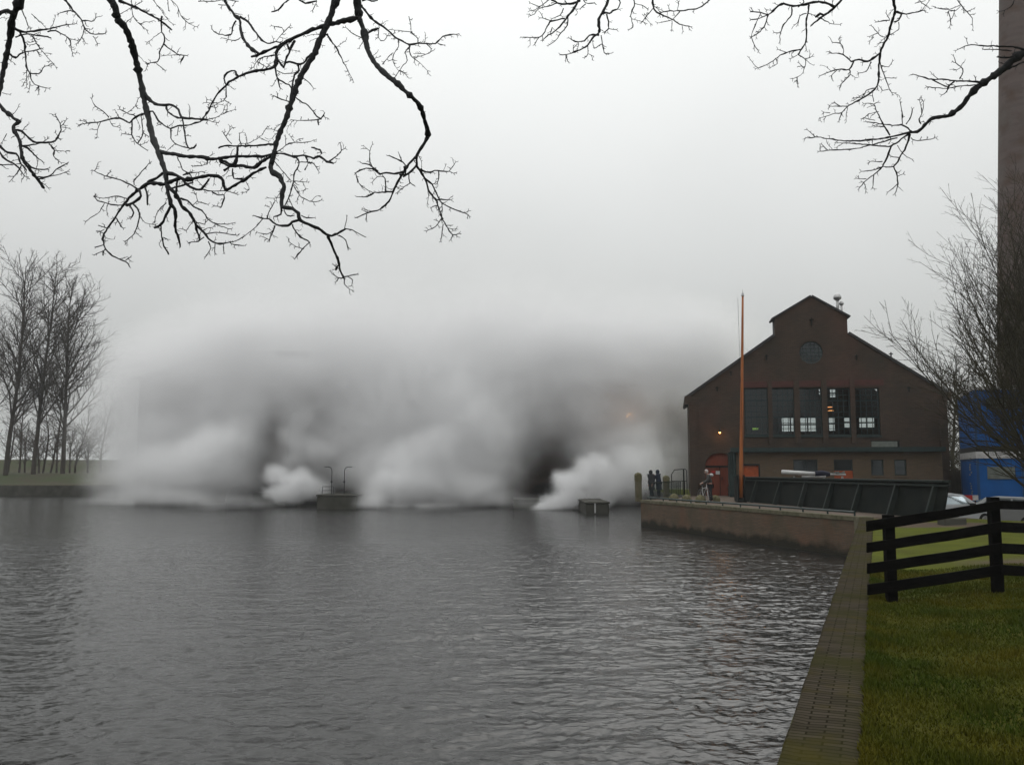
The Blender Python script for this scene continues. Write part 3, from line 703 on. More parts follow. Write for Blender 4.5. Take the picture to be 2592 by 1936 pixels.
for xc, a, b, z0, z1 in hw:
    m = MB()
    for k in range(5): x = a + (b - a) * k / 4; m.box((x - .04, HY + .3, z0), (x + .04, HY + .38, z1 + 1.1 * sqrt(max(0, 1 - ((x - xc) / 1.1) ** 2))))
    for k in range(6): z = z0 + (z1 - z0) * k / 5; m.box((a, HY + .305, z - .04), (b, HY + .375, z + .04))
    f = m.build('window', M['window_frame'], root)
    g = MB(); g.v = [(a, HY + .34, z0), (b, HY + .34, z0)] + [(xc + 1.1 * cos(pi*k/8), HY + .34, z1 + 1.1 * sin(pi*k/8)) for k in range(9)]; g.face(list(range(11))); g.build('pane', M['glass_dark'], f)
lamp(1593, 1047, HY - .5, 'small amber lamp glowing through the steam on the pumping hall', 60, .12)

# ------------------------------------------------------------------ piers in the water
def pier(xa, xb, yt, ybot, depth, label, Y=None):
    Y = Y or CAMZ * F / (ybot - 1190); a = P(xa, ybot, Y).x; b = P(xb, ybot, Y).x; z = P(xa, yt, Y).z
    r_ = thing('pier', label, 'pier', ((a + b) / 2, Y, 0), 'concrete piers standing in the water before the pumping hall')
    m = MB(); m.box((a, Y, -1.5), (b, Y + depth, z - .13)); m.build('pier_base', M['concrete'], r_, bevel=.08)
    m = MB(); m.box((a - .06, Y - .06, z - .127), (b + .06, Y + depth, z)); m.build('coping', M['concrete'], r_, bevel=.03)
    return a, b, Y, z
pa = pier(801, 902, 1252, 1287, 11, 'concrete pier with two hooked rail posts standing in the water')
pier(640, 722, 1246, 1275, 5, 'dark concrete pier in the water, partly veiled by steam on its left')
pb = pier(1483, 1542, 1270, 1300, 12, 'dark concrete pier with a narrow white gauge strip on its face')
pier(1300, 1368, 1264, 1284, 6, 'low dark pier in the shadow beside the brightest steam plume')
pier(430, 500, 1240, 1270, 4, 'leftmost pier, almost lost in the low steam before the far shore')
x = P(1506, 1285, pb[2]).x
m = MB(); m.box((x - .05, pb[2] - .12, .1), (x + .05, pb[2] - .065, pb[3] - .1)); tag(m.build('depth_gauge', M['white']), 'narrow white gauge strip fixed to the dark pier', 'gauge')
Yp = pa[2] + 1.0
for k, (px, sgn, lab) in enumerate(((839, -1, 'thin hooked steel post on the pier, its hook turned to the railing side'), (871, 1, 'thin hooked steel post on the pier, the one whose hook points away from the railing'))):
    b = P(px, 1252, Yp); t = P(px, 1188, Yp); m = MB()
    hk = [(b.x, Yp, pa[3]), (b.x, Yp, t.z - .1)] + [(b.x + sgn * (.35 - .35 * cos(a)), Yp, t.z - .1 + .32 * sin(a)) for a in (.3, .7, 1.1, 1.5)] + [(b.x + sgn * .62, Yp, t.z + .20)]
    m.tube(hk, .028, 6); zc = P(px, 1219, Yp).z; m.box((b.x - .09, Yp - .05, zc - .05), (b.x + .06, Yp + .05, zc + .05))
    tag(m.build('hooked_post', M['dark_steel']), lab, 'post', 'hooked steel posts on the pier')
m = MB(); a = P(817, 1250, Yp).x; b = P(846, 1250, Yp).x; zt = P(817, 1231, Yp).z
m.tube([(a, Yp - .3, pa[3]), (a + .05, Yp - .3, zt), (b, Yp - .3, zt), (b, Yp - .3, pa[3])], .025, 6); m.tube([(a, Yp - .3, (zt + pa[3]) / 2), (b, Yp - .3, (zt + pa[3]) / 2)], .018, 6)
tag(m.build('railing', M['dark_steel']), 'short steel railing on the pier beside the hooked posts', 'railing')

# ------------------------------------------------------------------ chimney
CY_ = 78.0
e0 = P(2535, 980, CY_); e1 = P(2533, 0, CY_)
rb = 3.2; tp = (e1.x - e0.x) / (e1.z - e0.z)
cxc = e0.x + rb
prof = [(rb + .8, 0), (rb + .8, 6.0), (rb + .45, 6.3)]
for z in (8, 14, 22, 30, 40, 50, 58): prof.append((rb - (z - e0.z) * tp, z))
prof += [(rb - (58 - e0.z) * tp + .25, 58.4), (rb - (58 - e0.z) * tp + .25, 60), (rb - 3.2, 60.01)]
m = MB(); m.lathe((cxc, CY_, 0), prof, 48); o = m.build('chimney', M['chimney_brick']); tag(o, 'tall round brick factory chimney rising out of the picture at its edge', 'chimney')
# ------------------------------------------------------------------ things on the quay
# flood barrier: black steel panel leaning back, ribs, double flange along its top
b0 = Vector((12.75, 48.2, 0)); b1 = Vector((15.1, 30.2, 0)); bd = (b1 - b0).normalized(); bn = Vector((bd.y, -bd.x, 0))   # bn points to the water
if bn.x > 0: bn = -bn
LB = (b1 - b0).length; zt = 2.80
root = thing('steel_barrier', 'long black steel flood barrier with slanted ribs standing along the quay', 'barrier', (13.9, 39, G))
m = MB(); q = [b0 + bn * .30, b1 + bn * .30, b1 + bn * .24, b0 + bn * .24, b0, b1, b1 - bn * .06, b0 - bn * .06]
V = [Vector((v.x, v.y, G + .02)) for v in q[:4]] + [Vector((v.x, v.y, zt)) for v in q[4:]]
m.add(V, [(0,1,2,3),(7,6,5,4),(0,4,5,1),(1,5,6,2),(2,6,7,3),(3,7,4,0)]); m.build('panel', M['barrier_panel'], root)
m = MB()
for z, wd in ((zt - .02, .34), (zt - .17, .26)):
    m.bar(b0 + bn * .06 + Vector((0, 0, z)), b1 + bn * .06 + Vector((0, 0, z)), wd, .07)
m.build('top_flange', M['barrier_rib'], root)
for px in (1922, 1982, 2046, 2112, 2184, 2276, 2373):
    u_ = (px - 1296) / F * .995; s_ = (u_ * b0.y - b0.x) / (bd.x - u_ * bd.y)      # where this rib meets the line of the barrier
    c = b0 + bd * s_; m = MB(); a_ = c + bn * .50; t_ = c + bn * .10
    m.bar(Vector((a_.x, a_.y, G + .02)), Vector((t_.x, t_.y, zt - .2)), .10, .20, up=bn); m.build('rib', M['barrier_rib'], root)
m = MB(); c = b0 + bn * .1; m.box((c.x - .35, c.y - .2, G), (c.x + .15, c.y + .2, zt + .02)); m.build('end_post', M['dark_steel'], root)

# flagpole
p0_ = P(1878, 1262, 46.5); t_ = P(1880, 750, 46.5); b_ = Vector((p0_.x - .05, 46.5, G)); tt = Vector((t_.x, 46.5, t_.z))
root = thing('flagpole', 'tall orange-brown wooden flagpole standing before the boiler house', 'flagpole', (b_.x, 46.5, G))
pts = [b_ + Vector((0, 0, .25)) + (tt - b_ - Vector((0, 0, .25))) * i / 10 for i in range(11)]
m = MB(); m.tube(pts, [.115 - .06 * i / 10 for i in range(11)], 12); m.build('pole', M['pole_wood'], root, smooth=True)
m = MB(); m.lathe(tt, [(.05, 0), (.1, .03), (.04, .08), (.07, .13), (.02, .2), (.015, .36)], 10); m.build('finial', M['silver'], root, smooth=True)
m = MB(); m.box((b_.x - .2, 46.35, G), (b_.x - .13, 46.65, G + 1.45)); m.box((b_.x + .13, 46.35, G), (b_.x + .2, 46.65, G + 1.45)); m.box((b_.x - .25, 46.3, G), (b_.x + .25, 46.7, G + .12)); m.build('pole_foot', M['dark_steel'], root)
m = MB(); m.tube([(b_.x - .21, 46.5, G + 1.2), (b_.x + .21, 46.5, G + 1.2)], .03, 6); m.tube([(b_.x + .14, 46.3, G + 1.3), (b_.x + .1, 46.45, tt.z - .1)], .008, 4); m.build('pin_and_line', M['dark_steel'], root)

# railing and stone posts at the terrace corner
def stone_post(px, pyt, Y, label, w_=.36):
    a = P(px, 1255, Y); z = P(px, pyt, Y).z; r_ = thing('stone_post', label, 'post', (a.x, Y, G), 'mossy stone posts of the terrace railing'); h = w_ / 2
    m = MB(); m.box((a.x - h, Y - h, G - .1), (a.x + h, Y + h, z - .5)); m.build('shaft', M['stone'], r_, bevel=.02)
    m = MB(); s = h * 1.08; m.box((a.x - s, Y - s, z - .497), (a.x + s, Y + s, z - .12)); m.lathe((a.x, Y, z - .117), [(s * 1.1, 0), (s * .9, .06), (s * .5, .1), (.02, .13)], 12)
    m.build('cap', M['moss_stone'], r_, bevel=.02); return a.x
sx0 = stone_post(1616, 1196, 50.6, 'mossy stone post at the outer corner of the terrace')
sx1 = stone_post(1687, 1203, 56.0, 'mossy stone post behind the two standing people')
def railing(pts, label, h=1.0, name='railing'):
    r_ = thing(name, label, 'railing', tuple(pts[0])); m = MB()
    for a, b in zip(pts, pts[1:]):
        a, b = Vector(a), Vector(b)
        m.bar(a + Vector((0, 0, h)), b + Vector((0, 0, h)), .05, .05); m.bar(a + Vector((0, 0, .12)), b + Vector((0, 0, .12)), .04, .03)
    m.build('rail', M['teal'], r_)
    m = MB()
    for a, b in zip(pts, pts[1:]):
        a, b = Vector(a), Vector(b); L_ = (b - a).length; n_ = max(1, int(L_ / .16))
        for i in range(n_ + 1): c = a + (b - a) * i / n_; m.tube([c + Vector((0, 0, .1)), c + Vector((0, 0, h))], .011, 4, False)
    m.build('bars', M['teal'], r_); return r_
railing([(QX + .65, QY + .8, G), (QX + 2.2, QY + 3.7, G), (TX - .9, TY - .6, G)], 'dark iron railing with thin upright bars between the stone posts at the terrace corner')
# tall hoop gate beside the boiler house
p_ = P(1722, 1255, 57.2); m = MB(); x = p_.x; zt_ = P(1722, 1187, 57.2).z
m.tube([(x - .55, 57.2, G), (x - .55, 57.2, zt_ - .35), (x - .35, 57.2, zt_ - .05), (x + .35, 57.2, zt_), (x + .45, 57.2, zt_ - .1), (x + .45, 57.2, G)], .03, 6)
for i in range(1, 7): m.tube([(x - .55 + i * .143, 57.2, G + .1), (x - .55 + i * .143, 57.2, G + 1.0)], .012, 4)
m.tube([(x - .55, 57.2, G + 1), (x + .45, 57.2, G + 1)], .02, 5); m.tube([(x + .25, 57.2, G), (x + .25, 57.2, zt_ - .02)], .05, 6)
tag(m.build('gate_frame', M['dark_steel']), 'thin metal frame gate between the terrace railing and the boiler house wall', 'gate')
# domed mossy stones
for i, (px, py, Y, r, lab) in enumerate(((1706, 1252, 48.9, .29, 'mossy domed stone nearest the two standing people'), (1738, 1254, 47.9, .28, 'mossy domed stone, second along from the two standing people'), (1773, 1258, 46.2, .31, 'mossy domed stone just beside the person with the bicycle'), (1811, 1258, 46.6, .26, 'low mossy domed stone behind the person with the bicycle, before the red door'))):
    p = PZ(px, 1270, G); p = Vector((P(px, 1250, Y).x, Y, G)); rng = random.Random(i)
    m = MB(); n_ = 14; prof_ = [(r * .95, -.05), (r, .08), (r * .92, .2), (r * .7, .31), (r * .38, .38), (.02, .4)]; m.lathe(p, prof_, n_)
    m.v = [tuple(Vector(v) + Vector((mnoise.noise(Vector(v) * 4), mnoise.noise(Vector(v) * 4 + Vector((5, 0, 0))), mnoise.noise(Vector(v) * 4 + Vector((0, 7, 0))))) * .035) for v in m.v]
    tag(m.build('domed_stone', M['moss_stone'], smooth=True), lab, 'stone', 'domed stones along the quay edge')
# wheelie bin / seat by the door
p = P(1852, 1250, 57.5); m = MB(); m.box((p.x - .2, 57.3, G + .01), (p.x + .2, 57.7, G + .55)); m.box((p.x - .23, 57.25, G + .553), (p.x + .23, 57.72, G + .62)); m.tube([(p.x - .15, 57.22, G + .6), (p.x + .15, 57.22, G + .6)], .02, 6)
tag(m.build('litter_bin', M['black'], bevel=.02), 'small dark bin beside the red arched door', 'bin')

# furled mast on a trailer behind the barrier
Ym = 43.0
root = thing('boat_mast', 'white furled mast with a blue cover lying on trestles behind the black barrier', 'mast', (P(2050, 1200, Ym).x, Ym, G))
a = P(1979, 1194, Ym); b = P(2062, 1199, Ym); c = P(2098, 1200, Ym + .2); d_ = P(2140, 1201, Ym + .4)
m = MB(); m.tube([a, b], .10, 12); m.tube([c, d_], .05, 8); m.build('mast_tube', M['white_paint'], root, smooth=True)
m = MB(); m.tube([b, (b + c) / 2 + Vector((0, 0, .02)), c], [.13, .17, .12], 10); m.build('cover', M['navy'], root, smooth=True)
m = MB(); rng = random.Random(3); m.bar(c + Vector((0, 0, .04)), d_ + Vector((0, 0, .05)), .05)
for i in range(9):
    q0 = c + (d_ - c) * rng.random() + Vector((0, 0, .05)); m.bar(q0, q0 + Vector((rng.uniform(-.3, .3), rng.uniform(-.2, .2), rng.uniform(-.1, .1))), .06)
m.build('fittings', M['panel_grey'], root)
for px in (2010, 2085, 2132):
    m = MB(); q0 = P(px, 1200, Ym); m.bar((q0.x - .25, Ym, ground_z(q0.x, Ym)), (q0.x, Ym, q0.z - .1), .06); m.bar((q0.x + .25, Ym, ground_z(q0.x, Ym)), (q0.x, Ym, q0.z - .1), .06); m.build('trestle', M['white'], root)
m = MB(); q0 = P(2030, 1206, Ym); m.tube([q0, P(2090, 1206, Ym)], .05, 8); m.build('lower_spar', M['white'], root, smooth=True)

# ------------------------------------------------------------------ fence
root = thing('paddock_fence', 'black wooden paddock fence with four rails crossing the grass', 'fence', (6, 11.5, G))
def fpt(px, py, Y): return P(px, py, Y)
YF = 11.5; YF2 = 11.75
posts = [(2262, 1303, 1516, YF + .06), (2531, 1258, 1474, YF2 + .06), (2790, 1262, 1482, YF2 + 1.3)]
for px, t, bt, Y in posts:
    q0 = P(px, bt, Y); q1 = P(px, t, Y); m = MB(); m.box((q0.x - .062, Y, q0.z - .25), (q0.x + .062, Y + .12, q1.z)); m.build('post', M['black_wood'], root, bevel=.008)
rails = [((2192, 1318, 1345), (2531, 1266, 1288), (2790, 1270, 1292)), ((2193, 1373, 1398), (2531, 1320, 1346), (2790, 1330, 1352)),
         ((2194, 1425, 1451), (2531, 1374, 1400), (2790, 1384, 1408)), ((2195, 1478, 1505), (2531, 1428, 1454), (2790, 1440, 1464))]
for i, r_ in enumerate(rails):
    for (a, b) in ((r_[0], r_[1]), (r_[1], r_[2])):
        Ya, Yb = (YF, YF2) if a is r_[0] else (YF2 - .0, YF2 + 1.25)
        A1, A2 = P(a[0], a[1], Ya), P(a[0], a[2], Ya); B1, B2 = P(b[0], b[1], Yb), P(b[0], b[2], Yb)
        s = 0.003 if a is r_[0] else -0.003
        n_ = 8; m = MB(); V = []
        for k in range(n_ + 1):
            f = k / n_; t_ = A1.lerp(B1, f); u_ = A2.lerp(B2, f); wv = .006 * mnoise.noise(Vector((f * 4 + i * 7, i, a[0])))
            sg = -.006 * sin(pi * f)
            V += [(u_.x, u_.y - .035 + s, u_.z + wv + sg), (t_.x, t_.y - .035 + s, t_.z + wv + sg), (t_.x, t_.y - .003 + s, t_.z + wv + sg), (u_.x, u_.y - .003 + s, u_.z + wv + sg)]
        fs_ = []
        for k in range(n_):
            o_ = k * 4
            for j in range(4): fs_.append((o_ + j, o_ + (j+1) % 4, o_ + 4 + (j+1) % 4, o_ + 4 + j))
        fs_ += [(3, 2, 1, 0), (n_*4, n_*4+1, n_*4+2, n_*4+3)]
        m.add(V, fs_); m.build('rail', M['black_wood'], root)

# ------------------------------------------------------------------ blue cabins
def cabin(name, label, x0, x1, y0, y1, z0, z1, lower):
    r_ = thing(name, label, 'cabin', ((x0 + x1) / 2, y0, z0))
    m = MB(); m.box((x0, y0, z0), (x1, y1, z1))
    n_ = int((y1 - y0) / .3)
    for i in range(n_): y = y0 + .1 + i * .3; m.box((x0 - .03, y, z0 + .15), (x0 - .002, y + .15, z1 - .15))
    m.build('body', M['blue'], r_, bevel=.02)
    for x, y in ((x0, y0), (x1, y0), (x0, y1), (x1, y1)):
        m = MB(); m.box((x - .06, y - .06, z0 - .02), (x + .06, y + .06, z1 + .03)); m.build('corner_post', M['blue_dark'], r_)
    if lower:
        m = MB(); m.box((x0 - .07, y0 - .08, z1 - .02), (x1 + .07, y1 + .07, z1 + .36)); m.build('roof_fascia', M['white'], r_)
        m = MB(); m.box((x0 - .05, y0 - .04, z1 + .363), (x1 + .05, y1 + .04, z1 + .66)); m.build('roof', M['black'], r_)
    return r_
YB_ = 50.0
CP = P(2476, 1200, YB_); CP = Vector((CP.x, YB_, 0)); CYAW = radians(-20); RC = Matrix.Rotation(CYAW, 3, 'Z')
def BW(px, py, y):              # the cabins are drawn square and then turned about their near corner
    o_ = CP + RC.transposed() @ (Vector((0, 0, CAMZ)) - CP); d_ = RC.transposed() @ ray(px, py); t_ = (y - o_.y) / d_.y; q_ = o_ + d_ * t_
    return (q_.x, q_.z)
RC4 = Matrix.Translation(CP) @ RC.to_4x4() @ Matrix.Translation(-CP)
x0 = CP.x; x1 = x0 + 2.25; z0 = P(2476, 1280, YB_).z; z1 = P(2476, 1159, YB_).z
r_ = cabin('site_cabin', 'blue site cabin with a white roof edge, the lower of two stacked', x0, x1, YB_, YB_ + 6.5, z0, z1, True)
wx0, wz0 = BW(2500, 1212, YB_); wx1, wz1 = BW(2568, 1181, YB_)
m = MB(); m.box((wx0, YB_ - .05, wz0), (wx1, YB_ - .003, wz1))
for i in range(6): z = wz0 + (wz1 - wz0) * (i + .3) / 6; m.box((wx0 + .03, YB_ - .07, z), (wx1 - .03, YB_ - .052, z + .05))
m.build('vent', M['panel_grey'], r_)
rng = random.Random(5)
for zc, n_ in ((z0 + 2.3, 5), (z0 + 1.2, 5)):      # worn upright stickers on the flank
    for i in range(n_):
        m = MB(); yy = YB_ + 2.0 + rng.random() * .6; h_ = rng.uniform(.05, .12); zz = zc - i * .15; m.box((x0 - .04, yy, zz), (x0 - .033, yy + .5, zz + h_)); m.build('worn_sticker', M['panel_grey'], r_)
for xa in (x0 + .1, x1 - .35):
    m = MB(); m.box((xa, YB_ + .2, ground_z(x0, YB_)), (xa + .25, YB_ + 6, z0 - .02)); m.build('skid', M['black'], r_)
zb0 = z1 + .665; zb1 = P(2476, 988, YB_).z
r2 = cabin('upper_cabin', 'wide blue site cabin with a pale window, stacked on top of the lower one', x0, x0 + 5.2, YB_ + .05, YB_ + 6.4, zb0, zb1, False)
m = MB(); m.box((x0 - .05, YB_ - .02, zb1 + .04), (x0 + 5.25, YB_ + 6.45, zb1 + .2)); m.build('roof_edge', M['white'], r2)
wx0, wz0 = BW(2497, 1036, YB_); wx1, wz1 = BW(2560, 1006, YB_)
window(wx0, wx1, wz0, wz1, YB_ - .03, 2, 1, r2, fw=.06, gl='glass')
m = MB(); m.box((wx0 + .02, YB_ + .015, wz0 + .02), (wx1 - .02, YB_ + .045, wz1 - .02)); m.build('window_blind', M['panel_grey'], r2)
m = MB(); m.box((x0 + 3.0, YB_ + .3, .3), (x0 + 3.2, YB_ + 6, zb0 - .03)); m.box((x0 + 5.0, YB_ + .3, .3), (x0 + 5.2, YB_ + 6, zb0 - .03)); m.build('support_frame', M['blue_dark'], r2)
for r_ in (r_, r2): r_.location = RC4 @ Vector(r_.location); r_.rotation_euler = (0, 0, CYAW)
# red and white board before the cabin
Yq = 46.0; a = P(2431, 1266, Yq); b = P(2476, 1253, Yq); mid = a.x + (b.x - a.x) * .68
root = thing('striped_board', 'red and white warning board on legs beside the blue cabin', 'board', ((a.x + b.x) / 2, Yq, ground_z(a.x, Yq)))
m = MB(); m.box((a.x, Yq, a.z), (mid, Yq + .04, b.z)); m.build('red_panel', M['red'], root)
m = MB(); m.box((mid + .003, Yq, a.z), (b.x, Yq + .04, b.z)); m.build('white_panel', M['white'], root)
m = MB(); m.box((a.x + .1, Yq + .045, ground_z(a.x, Yq)), (a.x + .16, Yq + .1, b.z)); m.box((b.x - .16, Yq + .045, ground_z(a.x, Yq)), (b.x - .1, Yq + .1, b.z)); m.build('leg', M['black'], root)

# ------------------------------------------------------------------ cars
def car(loc, yaw, paint, label):
    r_ = thing('parked_car', label, 'car', (0, 0, 0))
    L2, W2 = 2.05, .84
    side = [(-2.05, .32), (-2.08, .62), (-2.02, .88), (-1.92, .95), (-1.62, 1.36), (-1.2, 1.44), (-.2, 1.47), (.35, 1.40), (1.0, .98), (1.55, .90), (1.95, .78), (2.06, .55), (2.04, .30)]
    top = [(x, z) for x, z in side]
    m = MB(); ys_ = [-W2, -W2 + .05, W2 - .05, W2]
    def yw(z, y):    # tumblehome
        return y * (1 - .16 * sst(z, .9, 1.45))
    n_ = len(side)
    for y, ins in ((-W2, .0), (-W2 * .97, .0), (W2 * .97, .0), (W2, .0)):
        for x, z in side: m.v.append((x * (1 if abs(y) < W2 * .98 else .985), yw(z, y), z if abs(y) < W2 * .98 else z - .015))
    for j in range(3):
        for i in range(n_): a_ = j * n_ + i; b_ = j * n_ + (i + 1) % n_; m.face([a_, b_, b_ + n_, a_ + n_])
    m.face(list(range(n_))); m.face([3 * n_ + i for i in range(n_)][::-1])
    body = m.build('body', M[paint], r_, bevel=.03)
    m = MB()
    for s in (-1, 1):
        y = s * (W2 * .885)
        for quad in (((-1.52, 1.0), (-1.35, 1.33), (-.75, 1.38), (-.72, 1.0)), ((-.64, 1.0), (-.67, 1.38), (-.15, 1.40), (.28, 1.33), (.62, 1.0))):
            m.v += [(x, s * (abs(yw(z, W2)) + .012), z) for x, z in quad]; k_ = len(m.v); m.face(list(range(k_ - len(quad), k_)))
    for xa, za, xb_, zb_ in ((.42, 1.385, .97, 1.0), (-1.66, 1.34, -1.93, .98)):
        o_ = Vector((zb_ - za, 0, -(xb_ - xa))).normalized() * (-.015 if xa > 0 else .015)
        for v in ((xa, -.62, za), (xa, .62, za), (xb_, .68, zb_), (xb_, -.68, zb_)): m.v.append((v[0] + .012 * (1 if xa > 0 else -1), v[1], v[2] + .012))
        k_ = len(m.v); m.face([k_ - 4, k_ - 3, k_ - 2, k_ - 1])
    m.build('windows', M['glass_dark'], r_)
    for x in (-1.3, 1.28):
        for s in (-1, 1):
            m = MB(); m.lathe((x, s * (W2 - .17), .31), [(.2, 0), (.3, .01), (.31, .05), (.31, .15), (.29, .19), (.2, .195)], 20, axis=(0, s, 0)); wh = m.build('wheel', M['rubber'], r_, smooth=False)
            m = MB(); m.lathe((x, s * (W2 + .03), .31), [(.19, 0), (.16, .005), (.05, -.01), (.04, .01)], 12, axis=(0, s, 0)); m.build('rim', M['silver'], wh)
    for s in (-1, 1):
        m = MB(); m.box((-2.075, s * .70 - .12, .68), (-1.98, s * .70 + .13, .92)); m.build('tail_light', M['tail_lamp'], r_, bevel=.02)
        m = MB(); m.box((1.86, s * .62 - .16, .62), (2.045, s * .62 + .16, .76)); m.build('headlight', M['white_paint'], r_, bevel=.02)
        m = MB(); m.box((.55, s * .86 - .02 if s > 0 else s * .86 - .18, .93), (.72, s * .86 + .18 if s > 0 else s * .86 + .02, 1.05)); m.build('mirror', M['black'], r_, bevel=.02)
    m = MB(); m.box((-2.10, -.8, .3), (-2.02, .8, .5)); m.box((1.99, -.8, .26), (2.08, .8, .42)); m.build('bumper', M['black'], r_, bevel=.02)
    m = MB(); m.box((-2.096, -.26, .55), (-2.07, .26, .66)); m.build('number_plate', M['white'], r_)
    r_.location = loc; r_.rotation_euler = (0, 0, yaw); return r_
x = P(2533, 1300, 41).x; car((x, 41.5, ground_z(x, 41.5)), radians(180 - 28), 'car_silver', 'small silver car parked below the blue cabin, seen through the fence')
x = P(2392, 1275, 38.5).x; car((x, 38.5, ground_z(x, 38.5)), radians(12), 'car_white', 'white car mostly hidden behind the end of the black barrier')
p = P(2412, 1332, 27.5); m = MB(); m.box((p.x - .35, 27.3, ground_z(p.x, 27.5) - .1), (p.x + .35, 27.8, ground_z(p.x, 27.5) + .22)); tag(m.build('stone_block', M['concrete'], bevel=.04), 'low pale concrete block on the grass behind the fence', 'block')

# ------------------------------------------------------------------ people
def skin_mesh(name, joints, bones, material, parent, sub=1):
    me = bpy.data.meshes.new(name); names = list(joints); idx = {k: i for i, k in enumerate(names)}
    me.from_pydata([joints[k][0] for k in names], [(idx[a], idx[b]) for a, b in bones], [])
    o = bpy.data.objects.new(name, me); col.objects.link(o); me.materials.append(material)
    bm = bmesh.new(); bm.from_mesh(me); bm.verts.ensure_lookup_table(); sl_ = bm.verts.layers.skin.verify()
    for i, k in enumerate(names):
        r = joints[k][1]; r = (r, r) if not isinstance(r, tuple) else r
        bm.verts[i][sl_].radius = r; bm.verts[i][sl_].use_root = (i == 0)
    bm.to_mesh(me); bm.free()
    s = o.modifiers.new('skin', 'SKIN'); s.use_smooth_shade = True
    u = o.modifiers.new('sub', 'SUBSURF'); u.levels = sub; u.render_levels = sub + 1
    o.parent = parent; return o
def person(loc, yaw, label, H, J, coat, trousers, hairm, hood=False, bag=None, bulk=.034, skirt=False):
    r_ = thing('person', label, 'person', (0, 0, 0))
    s = H / 1.75
    def S(v, r): return (tuple(Vector(v) * s), (r[0] * s, r[1] * s) if isinstance(r, tuple) else r * s)
    j = {k: S(*v) for k, v in J.items()}
    bones = [('pelvis', 'waist'), ('waist', 'chest'), ('chest', 'neck'), ('neck', 'chin'), ('chin', 'head'), ('head', 'crown')]
    for sd in 'LR':
        bones += [('pelvis', 'hip' + sd), ('hip' + sd, 'knee' + sd), ('knee' + sd, 'ankle' + sd), ('ankle' + sd, 'toe' + sd),
                  ('chest', 'sho' + sd), ('sho' + sd, 'elb' + sd), ('elb' + sd, 'wri' + sd), ('wri' + sd, 'hand' + sd)]
        h = Vector(j['hand' + sd][0]); w_ = Vector(j['wri' + sd][0]); d = (h - w_).normalized(); side = d.cross(Vector((1, 0, 0))).normalized() if abs(d.x) < .9 else Vector((0, 0, 1))
        for f in range(4):
            k1, k2 = 'f%d%s' % (f, sd), 'g%d%s' % (f, sd); off_ = side * (f - 1.5) * .02 * s; ln = (.045, .052, .048, .038)[f] * s
            j[k1] = (tuple(h + off_ + d * ln), .008 * s); j[k2] = (tuple(h + off_ + d * ln * 1.6 + Vector((0, 0, -.02 * s))), .007 * s)
            bones += [('hand' + sd, k1), (k1, k2)]
        j['t' + sd] = (tuple(w_ + (h - w_) * .6 + side * .045 * s + d * .02 * s), .009 * s); bones.append(('wri' + sd, 't' + sd))
    body = skin_mesh('body', j, bones, M['skin'], r_)
    def sub(names, bn_, grow, matr, nm):
        jj = {k: (j[k][0], tuple(x + grow * s for x in (j[k][1] if isinstance(j[k][1], tuple) else (j[k][1], j[k][1])))) for k in names}
        return skin_mesh(nm, jj, bn_, matr, r_)
    arms = [b for sd in 'LR' for b in (('chest', 'sho' + sd), ('sho' + sd, 'elb' + sd), ('elb' + sd, 'wri' + sd))]
    legs = [b for sd in 'LR' for b in (('pelvis', 'hip' + sd), ('hip' + sd, 'knee' + sd), ('knee' + sd, 'ankle' + sd))]
    sub(['pelvis', 'hipL', 'hipR', 'kneeL', 'kneeR', 'ankleL', 'ankleR'], legs, .022, M[trousers], 'trousers')
    sub(['chest', 'waist', 'pelvis', 'neck'] + [k + sd for sd in 'LR' for k in ('sho', 'elb', 'wri')], [('pelvis', 'waist'), ('waist', 'chest'), ('chest', 'neck')] + arms, bulk, M[coat], 'coat')
    if skirt:
        m = MB(); m.lathe((0, 0, 0), [(.235 * s, .50 * s), (.215 * s, .7 * s), (.20 * s, .95 * s), (.185 * s, 1.12 * s), (.1, 1.2 * s)], 14)
        m.v = [(x * .8, y, z) for x, y, z in m.v]; k_ = m.build('coat_skirt', M[coat], None, smooth=True); k_.parent = r_
    for sd in 'LR': sub(['ankle' + sd, 'toe' + sd], [('ankle' + sd, 'toe' + sd)], .016, M['black'], 'shoe')
    # face: nose, eyes, ears ride on the body; hair is a shell over the skull
    hd = Vector(j['head'][0]); cr = Vector(j['crown'][0]); up = (cr - Vector(j['chin'][0])).normalized(); fw = Vector(J['face'][0] if 'face' in J else (1, 0, 0)).normalized() if False else Vector((1, 0, 0))
    m = MB(); c = hd + up * (.03 if not hood else -.015) * s - fw * .015 * s; R = Vector((0, 0, 1)).rotation_difference(up).to_matrix()
    rh = .108 * s; n1, n2 = 12, 9
    for i in range(n2 + 1):
        th = pi * i / n2
        for k in range(n1):
            ph = 2 * pi * k / n1; v = Vector((sin(th) * cos(ph) * rh * 1.05, sin(th) * sin(ph) * rh * .88, cos(th) * rh * 1.12))
            if v.x > .35 * rh and v.z < .45 * rh and not hood: v.x = .3 * rh
            if hood: v = Vector((v.x * 1.12, v.y * 1.15, v.z * 1.25))
            m.v.append(tuple(c + R @ v))
    for i in range(n2):
        for k in range(n1): a_ = i * n1 + k; b_ = i * n1 + (k + 1) % n1; m.face([a_, b_, b_ + n1, a_ + n1])
    hr_ = m.build('hood' if hood else 'hair', M[hairm], None, smooth=True); hr_.parent = r_
    m = MB(); nb = hd + fw * .095 * s
    m.lathe(nb + Vector((0, 0, -.01)), [(.016 * s, -.03 * s), (.012 * s, .0), (.004 * s, .035 * s)], 6)
    for sy in (-1, 1): m.lathe(hd + fw * .083 * s + Vector((0, sy * .032 * s, .022 * s)), [(.002, -.008), (.010, 0), (.002, .008)], 6)
